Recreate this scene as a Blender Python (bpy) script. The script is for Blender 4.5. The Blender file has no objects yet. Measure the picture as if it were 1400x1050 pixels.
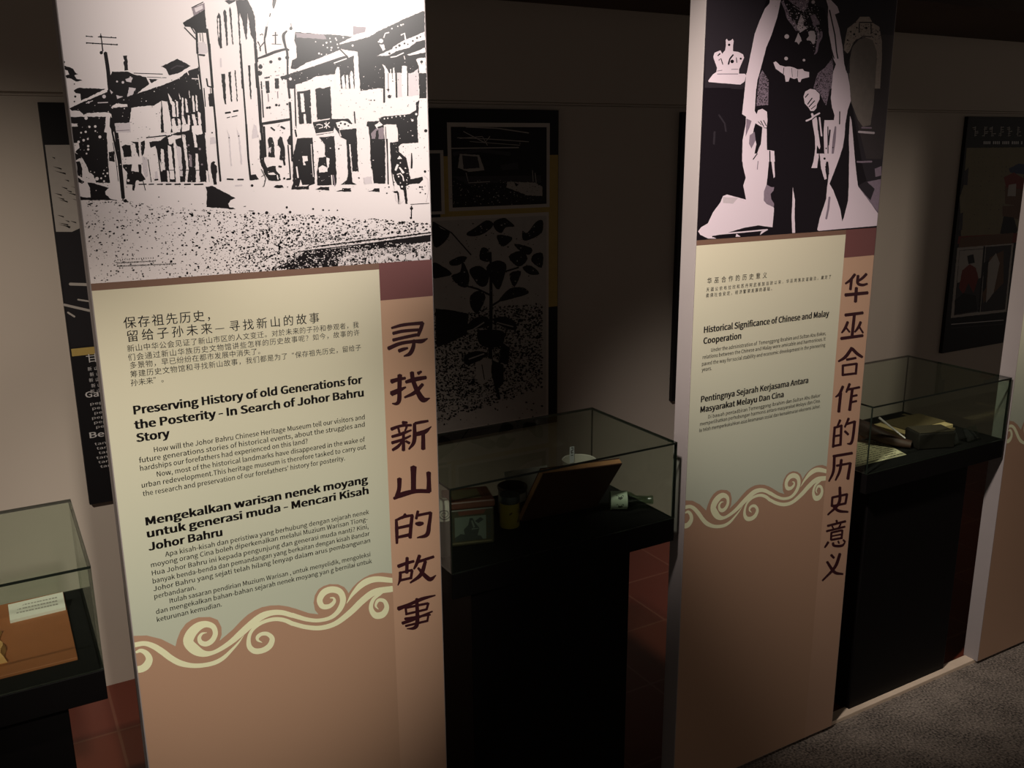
import bpy, bmesh, math, random
import numpy as np
from mathutils import Matrix, Vector

S = bpy.context.scene
COL = S.collection
PI = math.pi

# ------------------------------------------------------------------ camera
F_PX, PITCH, ROLL, YAW = 1260.85, math.radians(14.401), math.radians(-0.420), math.radians(29.792)
CAM = np.array([0.0, -1.59257, 1.66])
_cy, _sy, _cp, _sp = math.cos(YAW), math.sin(YAW), math.cos(PITCH), math.sin(PITCH)
FW = np.array([_sy * _cp, _cy * _cp, -_sp])
_rt = np.array([_cy, -_sy, 0.0])
_up = np.cross(_rt, FW)
RT = math.cos(ROLL) * _rt + math.sin(ROLL) * _up
UP = -math.sin(ROLL) * _rt + math.cos(ROLL) * _up
cd = bpy.data.cameras.new('camera')
cd.sensor_width = 36.0
cd.lens = F_PX / 1400 * 36.0
cd.clip_start = 0.02
cam = bpy.data.objects.new('camera', cd)
COL.objects.link(cam)
cam.matrix_world = Matrix(((RT[0], UP[0], -FW[0], CAM[0]), (RT[1], UP[1], -FW[1], CAM[1]),
                           (RT[2], UP[2], -FW[2], CAM[2]), (0, 0, 0, 1)))
S.camera = cam

# ------------------------------------------------------------------ light, world, exposure
S.view_settings.view_transform = 'Standard'
S.view_settings.look = 'None'
S.view_settings.gamma = 1.0
S.view_settings.use_curve_mapping = False
S.view_settings.exposure = 0.0
w = bpy.data.worlds.new('museum_dark')
S.world = w
w.use_nodes = True
w.node_tree.nodes['Background'].inputs[0].default_value = (1.0, 0.86, 0.74, 1)
w.node_tree.nodes['Background'].inputs[1].default_value = 0.15


def spot(name, loc, aim, watts, angle, blend, size, color=(1.0, 0.88, 0.76)):
    l = bpy.data.lights.new(name, 'SPOT')
    l.energy, l.color = watts, color
    l.spot_size, l.spot_blend, l.shadow_soft_size = math.radians(angle), blend, size
    o = bpy.data.objects.new(name, l)
    COL.objects.link(o)
    o.location = loc
    o.rotation_euler = (Vector(aim) - Vector(loc)).to_track_quat('-Z', 'Y').to_euler()
    return o


spot('spotlight_near_print', (1.45, -2.4, 2.45), (0.66, 0, 1.88), 400, 25, 1.0, 0.06, (1.0, 0.93, 0.87))
spot('spotlight_near_text', (0.10, -2.30, 2.45), (0.34, 0, 0.98), 220, 25, 1.0, 0.05, (1.0, 0.92, 0.81))
spot('spotlight_portrait', (0.40, -0.55, 2.52), (1.50, 0.0, 1.42), 235, 40, 1.0, 0.07, (1.0, 0.90, 0.82))
spot('spotlight_left', (-0.95, -0.75, 2.50), (-0.05, 1.20, 0.60), 150, 55, 1.0, 0.03)
spot('spotlight_right', (1.66, -0.98, 2.50), (3.72, 1.32, 0.60), 120, 40, 1.0, 0.06)
spot('fill_right_case', (2.32, -0.50, 2.50), (2.34, 0.14, 0.80), 34, 21, 1.0, 0.04)  # added fill lamp that brightens the right case and the kerb

# ------------------------------------------------------------------ materials


def lin(c):
    return tuple((v / 255 / 12.92 if v <= 10.3 else ((v / 255 + .055) / 1.055) ** 2.4) for v in c)


MATS = {}


def mat(name, rgb, rough=0.5, spec=0.5, metal=0.0, vary=0.06, scale=30.0, bump=0.0, coat=0.0):
    if name in MATS:
        return MATS[name]
    m = bpy.data.materials.new(name)
    m.use_nodes = True
    nt = m.node_tree
    b = nt.nodes['Principled BSDF']
    b.inputs['Roughness'].default_value = rough
    b.inputs['Metallic'].default_value = metal
    b.inputs['Specular IOR Level'].default_value = spec
    b.inputs['Coat Weight'].default_value = coat
    b.inputs['Coat Roughness'].default_value = 0.2
    tc = nt.nodes.new('ShaderNodeTexCoord')
    nz = nt.nodes.new('ShaderNodeTexNoise')
    nz.inputs['Scale'].default_value = scale
    nz.inputs['Detail'].default_value = 4
    nt.links.new(tc.outputs['Object'], nz.inputs['Vector'])
    mx = nt.nodes.new('ShaderNodeMix')
    mx.data_type = 'RGBA'
    c = lin(rgb)
    mx.inputs[6].default_value = (*[v * (1 - vary) for v in c], 1)
    mx.inputs[7].default_value = (*[min(1, v * (1 + vary)) for v in c], 1)
    nt.links.new(nz.outputs['Fac'], mx.inputs[0])
    nt.links.new(mx.outputs[2], b.inputs['Base Color'])
    if bump:
        bp = nt.nodes.new('ShaderNodeBump')
        bp.inputs['Strength'].default_value = bump
        bp.inputs['Distance'].default_value = 0.004
        nt.links.new(nz.outputs['Fac'], bp.inputs['Height'])
        nt.links.new(bp.outputs['Normal'], b.inputs['Normal'])
    MATS[name] = m
    return m


def carpet_mat():
    m = mat('grey_carpet', (96, 88, 82), 0.95, 0.1, vary=0.0, scale=260, bump=0.6)
    nt = m.node_tree
    b = nt.nodes['Principled BSDF']
    tc = nt.nodes['Texture Coordinate']
    n1 = nt.nodes.new('ShaderNodeTexNoise')
    n1.inputs['Scale'].default_value = 150
    n1.inputs['Detail'].default_value = 3
    n2 = nt.nodes.new('ShaderNodeTexNoise')
    n2.inputs['Scale'].default_value = 9
    nt.links.new(tc.outputs['Object'], n1.inputs['Vector'])
    nt.links.new(tc.outputs['Object'], n2.inputs['Vector'])
    r = nt.nodes.new('ShaderNodeValToRGB')
    r.color_ramp.elements[0].position = 0.3
    r.color_ramp.elements[0].color = (*lin((62, 57, 54)), 1)
    r.color_ramp.elements[1].position = 0.72
    r.color_ramp.elements[1].color = (*lin((168, 155, 142)), 1)
    ad = nt.nodes.new('ShaderNodeMath')
    ad.operation = 'MULTIPLY_ADD'
    ad.inputs[1].default_value = 0.35
    nt.links.new(n2.outputs['Fac'], ad.inputs[0])
    sc = nt.nodes.new('ShaderNodeMath')
    sc.operation = 'MULTIPLY_ADD'
    sc.inputs[1].default_value = 1.0
    sc.inputs[2].default_value = -0.17
    nt.links.new(n1.outputs['Fac'], sc.inputs[0])
    nt.links.new(sc.outputs[0], ad.inputs[2])
    nt.links.new(ad.outputs[0], r.inputs[0])
    nt.links.new(r.outputs[0], b.inputs['Base Color'])
    return m


def tile_mat():
    m = mat('terracotta_tile', (150, 62, 36), 0.38, 0.4, vary=0.15, scale=6)
    nt = m.node_tree
    b = nt.nodes['Principled BSDF']
    tc = nt.nodes['Texture Coordinate']
    br = nt.nodes.new('ShaderNodeTexBrick')
    br.offset = 0.0
    br.inputs['Scale'].default_value = 1.0
    br.inputs['Brick Width'].default_value = 0.30
    br.inputs['Row Height'].default_value = 0.30
    br.inputs['Mortar Size'].default_value = 0.004
    br.inputs['Color1'].default_value = (*lin((104, 48, 34)), 1)
    br.inputs['Color2'].default_value = (*lin((96, 44, 32)), 1)
    br.inputs['Mortar'].default_value = (*lin((116, 70, 54)), 1)
    mp = nt.nodes.new('ShaderNodeMapping')
    mp.inputs['Location'].default_value = (0.13, 0.15, 0)
    nt.links.new(tc.outputs['Object'], mp.inputs['Vector'])
    nt.links.new(mp.outputs[0], br.inputs['Vector'])
    nt.links.new(br.outputs['Color'], b.inputs['Base Color'])
    return m


def glass_mat(name='case_glass', tint=(0.90, 0.94, 0.90), rough=0.0, ior=1.5):
    if name in MATS:
        return MATS[name]
    m = bpy.data.materials.new(name)
    m.use_nodes = True
    nt = m.node_tree
    nt.nodes.remove(nt.nodes['Principled BSDF'])
    out = nt.nodes['Material Output']
    tr = nt.nodes.new('ShaderNodeBsdfTransparent')
    tr.inputs[0].default_value = (*tint, 1)
    gl = nt.nodes.new('ShaderNodeBsdfGlossy')
    gl.inputs['Roughness'].default_value = rough
    fr = nt.nodes.new('ShaderNodeFresnel')
    fr.inputs['IOR'].default_value = ior
    mx = nt.nodes.new('ShaderNodeMixShader')
    ge = nt.nodes.new('ShaderNodeNewGeometry')
    iv = nt.nodes.new('ShaderNodeMath')
    iv.operation = 'SUBTRACT'
    iv.inputs[0].default_value = 1.0
    mu = nt.nodes.new('ShaderNodeMath')
    mu.operation = 'MULTIPLY'
    nt.links.new(ge.outputs['Backfacing'], iv.inputs[1])
    nt.links.new(fr.outputs[0], mu.inputs[0])
    nt.links.new(iv.outputs[0], mu.inputs[1])
    nt.links.new(mu.outputs[0], mx.inputs[0])
    nt.links.new(tr.outputs[0], mx.inputs[1])
    nt.links.new(gl.outputs[0], mx.inputs[2])
    nt.links.new(mx.outputs[0], out.inputs[0])
    MATS[name] = m
    return m


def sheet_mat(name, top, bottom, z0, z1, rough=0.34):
    """printed sheet that grades from one tint to another by height"""
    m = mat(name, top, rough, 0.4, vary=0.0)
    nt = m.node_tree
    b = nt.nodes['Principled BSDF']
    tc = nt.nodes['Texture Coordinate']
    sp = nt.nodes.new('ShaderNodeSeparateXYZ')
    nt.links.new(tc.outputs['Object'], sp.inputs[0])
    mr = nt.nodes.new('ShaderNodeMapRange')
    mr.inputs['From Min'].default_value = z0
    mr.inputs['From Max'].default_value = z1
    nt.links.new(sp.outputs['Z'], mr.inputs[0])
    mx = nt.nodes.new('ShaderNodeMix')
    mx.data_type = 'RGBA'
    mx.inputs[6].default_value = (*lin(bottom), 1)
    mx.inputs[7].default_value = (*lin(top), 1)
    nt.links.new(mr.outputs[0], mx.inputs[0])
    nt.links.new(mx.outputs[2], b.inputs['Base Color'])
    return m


# ------------------------------------------------------------------ object helpers


def tag(o, label=None, cat=None, group=None, kind=None):
    for k, v in (('label', label), ('category', cat), ('group', group), ('kind', kind)):
        if v:
            o[k] = v
    return o


def empty(name, loc, label, cat, group=None, rotz=0.0):
    o = bpy.data.objects.new(name, None)
    o.empty_display_size = 0.05
    COL.objects.link(o)
    o.location = loc
    o.rotation_euler = (0, 0, rotz)
    return tag(o, label, cat, group)


def link(name, me, mats, parent=None):
    o = bpy.data.objects.new(name, me)
    COL.objects.link(o)
    for m in (mats if isinstance(mats, (list, tuple)) else [mats]):
        me.materials.append(m)
    if parent is not None:
        o.parent = parent
    return o


def from_bm(name, bm, mats, parent=None, smooth=False):
    me = bpy.data.meshes.new(name)
    bmesh.ops.recalc_face_normals(bm, faces=bm.faces)
    bm.to_mesh(me)
    bm.free()
    if smooth:
        for p in me.polygons:
            p.use_smooth = True
        try:
            me.set_sharp_from_angle(angle=math.radians(40))
        except Exception:
            pass
    return link(name, me, mats, parent)


def add_box(bm, lo, hi, mi=0, bevel=0.0):
    vs = [bm.verts.new((x, y, z)) for x in (lo[0], hi[0]) for y in (lo[1], hi[1]) for z in (lo[2], hi[2])]
    fs = [bm.faces.new([vs[i] for i in f]) for f in
          ((0, 1, 3, 2), (4, 6, 7, 5), (0, 4, 5, 1), (2, 3, 7, 6), (0, 2, 6, 4), (1, 5, 7, 3))]
    for f in fs:
        f.material_index = mi
    if bevel:
        es = list({e for f in fs for e in f.edges})
        r = bmesh.ops.bevel(bm, geom=es, offset=bevel, segments=2, affect='EDGES', profile=0.5)
        for f in r['faces']:
            f.material_index = mi
    return vs


def box(name, lo, hi, m, parent=None, bevel=0.0):
    bm = bmesh.new()
    add_box(bm, lo, hi, 0, bevel)
    return from_bm(name, bm, m, parent)


def lathe(name, prof, m, parent=None, seg=40, loc=(0, 0, 0), mtx=None, mis=None, squash=1.0):
    bm = bmesh.new()
    rings = []
    for r, z in prof:
        if r < 1e-6:
            rings.append([bm.verts.new((0, 0, z))])
        else:
            rings.append([bm.verts.new((r * math.cos(2 * PI * k / seg), squash * r * math.sin(2 * PI * k / seg), z))
                          for k in range(seg)])
    for i in range(len(rings) - 1):
        a, b = rings[i], rings[i + 1]
        for k in range(seg):
            k2 = (k + 1) % seg
            if len(a) == 1 and len(b) == 1:
                continue
            if len(a) == 1:
                f = bm.faces.new((a[0], b[k2], b[k]))
            elif len(b) == 1:
                f = bm.faces.new((a[k], a[k2], b[0]))
            else:
                f = bm.faces.new((a[k], a[k2], b[k2], b[k]))
            if mis:
                f.material_index = mis[i]
    if mtx is not None:
        bm.transform(mtx)
    bm.transform(Matrix.Translation(loc))
    return from_bm(name, bm, m, parent, smooth=True)


# ------------------------------------------------------------------ print maker: flat ink shapes on a vertical plane
def plane_pt(px, py, Y):
    d = FW * F_PX + RT * (px - 700) - UP * (py - 525)
    t = (Y - CAM[1]) / d[1]
    p = CAM + d * t
    return p[0], p[2]


def smooth_line(pts, n=6):
    pts = [np.array(p, float) for p in pts]
    if len(pts) < 3:
        return pts
    P = [2 * pts[0] - pts[1]] + pts + [2 * pts[-1] - pts[-2]]
    out = []
    for i in range(1, len(P) - 2):
        a, b, c, d = P[i - 1:i + 3]
        for k in range(n):
            t = k / n
            out.append(.5 * (2 * b + (c - a) * t + (2 * a - 5 * b + 4 * c - d) * t * t + (3 * b - a - 3 * c + d) * t ** 3))
    out.append(pts[-1])
    return out


class Art:
    """collects flat ink polygons; every later shape lies a hair in front of the one before"""

    def __init__(self, plane_y, x0, keys, seed=1, jitter=0.0):
        self.Y, self.x0, self.keys = plane_y, x0, keys
        self.v, self.f, self.mi = [], [], []
        self.rng = random.Random(seed)
        self.jit = jitter
        self.lay = 0
        self.fat = 1.0
        self.step = 1.3e-6 if plane_y < 0.5 else 2.5e-6
        self.o = (0, 0, 1)

    def px(self, p):
        return (self.o[0] + p[0] / self.o[2], self.o[1] + p[1] / self.o[2])

    def poly2(self, k, pts, raised=True):
        """pts in local (x,z)"""
        if raised:
            self.lay += 1
        y = -0.0001 - self.lay * self.step
        n = len(self.v)
        self.v += [(p[0], y, p[1]) for p in pts]
        self.f.append(list(range(n, n + len(pts))))
        self.mi.append(self.keys.index(k))

    def poly(self, k, pts, raised=True, jit=None):
        q = [self.px(p) for p in pts]
        j = self.jit if jit is None else jit
        if j:
            out = []
            for i in range(len(q)):
                a, b = np.array(q[i]), np.array(q[(i + 1) % len(q)])
                L = np.linalg.norm(b - a)
                n = max(1, int(L / 2.2))
                for s in range(n):
                    c = a + (b - a) * s / n
                    jj = j if s else j * .4
                    out.append((c[0] + self.rng.uniform(-jj, jj), c[1] + self.rng.uniform(-jj, jj)))
            q = out
        r = []
        for a in q:
            X, Z = plane_pt(a[0], a[1], self.Y)
            r.append((X - self.x0, Z))
        self.poly2(k, r, raised)

    def stroke(self, k, pts, raised=True, smooth=True, jit=0):
        """pts: (x,y,w) in tile units, a brush line of changing width"""
        q = smooth_line(pts) if smooth else [np.array(p, float) for p in pts]
        L, R = [], []
        for i, p in enumerate(q):
            a = q[max(0, i - 1)]
            b = q[min(len(q) - 1, i + 1)]
            d = (b - a)[:2]
            n = np.linalg.norm(d) or 1
            d = d / n
            nn = np.array([-d[1], d[0]]) * p[2] * self.fat / 2
            L.append(p[:2] + nn)
            R.append(p[:2] - nn)
        d0 = (q[1] - q[0])[:2]
        d0 = d0 / (np.linalg.norm(d0) or 1)
        d1 = (q[-1] - q[-2])[:2]
        d1 = d1 / (np.linalg.norm(d1) or 1)
        cap0 = [q[0][:2] - d0 * q[0][2] * .32]
        cap1 = [q[-1][:2] + d1 * q[-1][2] * .32]
        # as quads, so that tight curls stay clean
        if raised:
            self.lay += 1
        y = -0.0001 - self.lay * self.step

        def put(ps):
            n = len(self.v)
            for a in ps:
                X, Z = plane_pt(*self.px(a), self.Y)
                self.v.append((X - self.x0, y, Z))
            self.f.append(list(range(n, n + len(ps))))
            self.mi.append(self.keys.index(k))
        for i in range(len(q) - 1):
            put([L[i], L[i + 1], R[i + 1], R[i]])
        put([L[0], R[0]] + cap0)
        put([R[-1], L[-1]] + cap1)

    def blob(self, k, cx, cy, r, ry=None, n=10, raised=True):
        ry = ry or r
        self.poly(k, [(cx + r * math.cos(2 * PI * i / n), cy + ry * math.sin(2 * PI * i / n)) for i in range(n)], raised, 0)

    def speck(self, k, cx, cy, r):
        """one tiny irregular fleck (page pixels)"""
        n = self.rng.randint(3, 6)
        a0 = self.rng.uniform(0, 6.28)
        st = self.rng.uniform(.5, 1)
        pts = []
        for i in range(n):
            a = a0 + 2 * PI * i / n
            rr = r * self.rng.uniform(.55, 1.2)
            X, Z = plane_pt(cx + rr * math.cos(a), cy + rr * st * math.sin(a), self.Y)
            pts.append((X - self.x0, Z))
        self.poly2(k, pts, False)

    def draw(self, text):
        for ln in text.strip().splitlines():
            ln = ln.strip()
            if not ln or ln.startswith('#'):
                continue
            if ln[0] == '@':
                a = ln[1:].split()
                self.o = (float(a[0]), float(a[1]), float(a[2]))
                continue
            head, body = ln.split(':')
            v = [float(a) for a in body.split()]
            k = head[0]
            if head[1:] == '':
                self.poly(k, list(zip(v[0::2], v[1::2])))
            elif head[1:] == 'p':
                P = list(zip(v[0::2], v[1::2]))
                q = smooth_line([P[-1]] + P + [P[0], P[1]], 3)
                self.poly(k, [tuple(a) for a in q[3:-4]], jit=.25)
            elif head[1:] == 'o':
                for i in range(0, len(v), 3):
                    self.blob(k, v[i], v[i + 1], v[i + 2])
            elif head[1:] == 's':
                self.stroke(k, list(zip(v[0::3], v[1::3], v[2::3])))
            else:
                wd = float(head[1:])
                self.stroke(k, [(x, y, wd) for x, y in zip(v[0::2], v[1::2])], smooth=False)

    def build(self, name, mats, parent, z_min=None):
        me = bpy.data.meshes.new(name)
        me.from_pydata(self.v, [], self.f)
        me.polygons.foreach_set('material_index', self.mi)
        o = link(name, me, mats, parent)
        # every sheet looks out of its board
        bm = bmesh.new()
        bm.from_mesh(me)
        bm.normal_update()
        for f in bm.faces:
            if f.normal.y > 0:
                f.normal_flip()
        if z_min is not None:
            for co, no in (((0, 0, z_min), (0, 0, -1)), ((0.002, 0, 0), (-1, 0, 0)), ((PW - .002, 0, 0), (1, 0, 0))):
                g = list(bm.verts) + list(bm.edges) + list(bm.faces)
                bmesh.ops.bisect_plane(bm, geom=g, plane_co=co, plane_no=no, clear_outer=True)
        bm.to_mesh(me)
        bm.free()
        return o


# ------------------------------------------------------------------ lettering
_cu = bpy.data.curves.new('lettering', 'FONT')
_to = bpy.data.objects.new('lettering', _cu)
COL.objects.link(_to)


try:                                    # the humanist sans that ships inside Blender
    _cu.font = bpy.data.fonts.load(bpy.utils.system_resource('DATAFILES', path='fonts') + '/Noto Sans CJK Regular.woff2')
except Exception:
    pass


def glyphs(s):
    """outline of a line of type, scaled so that H is 0.72 and a square character 0.92 of an em"""
    v, f = raw_glyphs(s)
    k = EM_HAN if ord(s[0]) > 0x2e80 else EM_LATIN
    return v * k, f


def raw_glyphs(s):
    _cu.body = s
    _cu.resolution_u = 2
    dg = bpy.context.evaluated_depsgraph_get()
    dg.update()
    me = bpy.data.meshes.new_from_object(_to.evaluated_get(dg))
    v = np.array([(a.co.x, a.co.y) for a in me.vertices])
    f = [list(p.vertices) for p in me.polygons]
    bpy.data.meshes.remove(me)
    return v, f


EM_LATIN = 0.72 / np.ptp(raw_glyphs('H')[0][:, 1])
EM_HAN = 0.92 / np.ptp(raw_glyphs('国')[0][:, 1])


class Lettering:
    def __init__(self, y):
        self.v, self.f, self.y = [], [], y

    def line(self, s, xl, xr, zb, h, bold=0.0):
        """fit s between xl and xr with its baseline on zb and em size h"""
        if ord(s[0]) > 0x2e80 and len(s) > 2:      # square characters keep their shape and stand spaced out
            pitch = (xr - xl - h * .95) / (len(s) - 1)
            for i, ch in enumerate(s):
                v, f = glyphs(ch)
                for q, dx in enumerate((0, bold * 2) if bold else (0,)):
                    n = len(self.v)
                    for a in v:
                        self.v.append((xl + i * pitch + (a[0] + dx) * h * .95, self.y - q * 2e-6, zb + a[1] * h))
                    self.f += [[j + n for j in p] for p in f]
            return
        v, f = glyphs(s)
        w = v[:, 0].max() - v[:, 0].min()
        sx = (xr - xl) / w
        shifts = [(0, 0)] if bold == 0 else [(-bold, -bold * .35), (-bold, bold * .35), (bold, -bold * .35), (bold, bold * .35), (0, 0)]
        for q, (dx, dz) in enumerate(shifts):      # a heavier cut: the same letter printed again a hair to the side
            n = len(self.v)
            for a in v:
                self.v.append((xl + (a[0] - v[:, 0].min() + dx) * sx, self.y - q * 2e-6, zb + (a[1] + dz) * h))
            self.f += [[i + n for i in p] for p in f]

    def build(self, name, m, parent):
        me = bpy.data.meshes.new(name)
        me.from_pydata(self.v, [], self.f)
        bm = bmesh.new()
        bm.from_mesh(me)
        bm.normal_update()
        for f in bm.faces:
            if f.normal.y > 0:
                f.normal_flip()
        bm.to_mesh(me)
        bm.free()
        return link(name, me, m, parent)


def rows(L, lines, ox, oy, sc, x0, h, bold=0.0, Y=0.0):
    for s, xa, ya, xb, yb in lines:
        a = plane_pt(ox + xa / sc, oy + ya / sc, Y)
        b = plane_pt(ox + xb / sc, oy + yb / sc, Y)
        L.line(s, a[0] - x0, b[0] - x0, (a[1] + b[1]) / 2, h, bold)


# ================================================================== THE ROOM
WALL_Y = 1.32
SOFFIT_Z = 2.14
wallm = mat('painted_wall', (186, 174, 161), 0.85, 0.2, vary=0.04, scale=5, bump=0.03)
bm = bmesh.new()
prof = [(WALL_Y, 0.0), (WALL_Y, 1.803), (WALL_Y + 0.012, 1.806), (WALL_Y + 0.012, 1.812), (WALL_Y - 0.004, 1.815),
        (WALL_Y - 0.004, 2.75), (WALL_Y + 0.12, 2.75), (WALL_Y + 0.12, 0.0)]
for (a, b) in zip(prof, prof[1:] + prof[:1]):
    bm.faces.new([bm.verts.new(p) for p in ((-3.2, a[0], a[1]), (9.0, a[0], a[1]), (9.0, b[0], b[1]), (-3.2, b[0], b[1]))])
for x in (-3.2, 9.0):
    bm.faces.new([bm.verts.new((x, p[0], p[1])) for p in prof])
bmesh.ops.remove_doubles(bm, verts=bm.verts, dist=1e-5)
tag(from_bm('wall_back', bm, wallm), kind='structure')
tag(box('floor', (-3.2, -5.0, -0.1), (9.0, 0.012, 0.0), carpet_mat()), kind='structure')
tag(box('floor_tiled', (-3.2, 0.046, -0.1), (9.0, WALL_Y, 0.004), tile_mat()), kind='structure')
tag(box('trim_1', (-3.2, 0.012, -0.1), (9.0, 0.046, 0.012), mat('pale_wood_strip', (228, 206, 182), 0.5, vary=0.15, scale=14),
        bevel=0.002), kind='structure')
tag(box('ceiling', (-3.2, -5.0, 2.62), (9.0, 0.665, 2.75), mat('black_ceiling', (16, 14, 13), 0.9, 0.2)), kind='structure')
tag(box('trim_2', (-3.2, 0.665, SOFFIT_Z), (9.0, WALL_Y - 0.004, 2.75), mat('dark_soffit', (92, 80, 72), 0.8, 0.2)), kind='structure')

# ================================================================== DISPLAY PANELS
INK = mat('black_ink', (22, 17, 19), 0.28, 0.22, vary=0.0)
PAPER = mat('white_print', (238, 226, 224), 0.28, 0.22, vary=0.0)
GREY = mat('grey_ink', (212, 200, 202), 0.28, 0.22, vary=0.0)
MID = mat('mid_grey_ink', (136, 122, 128), 0.28, 0.22, vary=0.0)
DARK = mat('dark_grey_ink', (62, 54, 58), 0.28, 0.22, vary=0.0)
BAND = mat('brown_band', (130, 98, 82), 0.34, 0.4, vary=0.0)
SQUARE = mat('plum_square', (122, 76, 74), 0.34, 0.4, vary=0.0)
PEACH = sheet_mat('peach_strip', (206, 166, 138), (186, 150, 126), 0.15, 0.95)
SCROLL = mat('cream_scroll', (246, 246, 204), 0.34, 0.4, vary=0.0)
TEXT = mat('text_black', (18, 15, 14), 0.34, 0.4, vary=0.0)
TITLE = mat('title_ink', (58, 26, 32), 0.34, 0.4, vary=0.0)
BOARD = mat('board_edge', (146, 137, 135), 0.7, 0.3, vary=0.05, scale=12)
BASE = sheet_mat('brown_base', (186, 148, 122), (182, 146, 120), 0.0, 0.9)
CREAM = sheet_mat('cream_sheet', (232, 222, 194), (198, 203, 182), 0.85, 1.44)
GAP_Z = 0.010

P1X, P2X, P3X, PW = 0.1432, 1.3871, 2.6665, 0.5975

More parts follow.
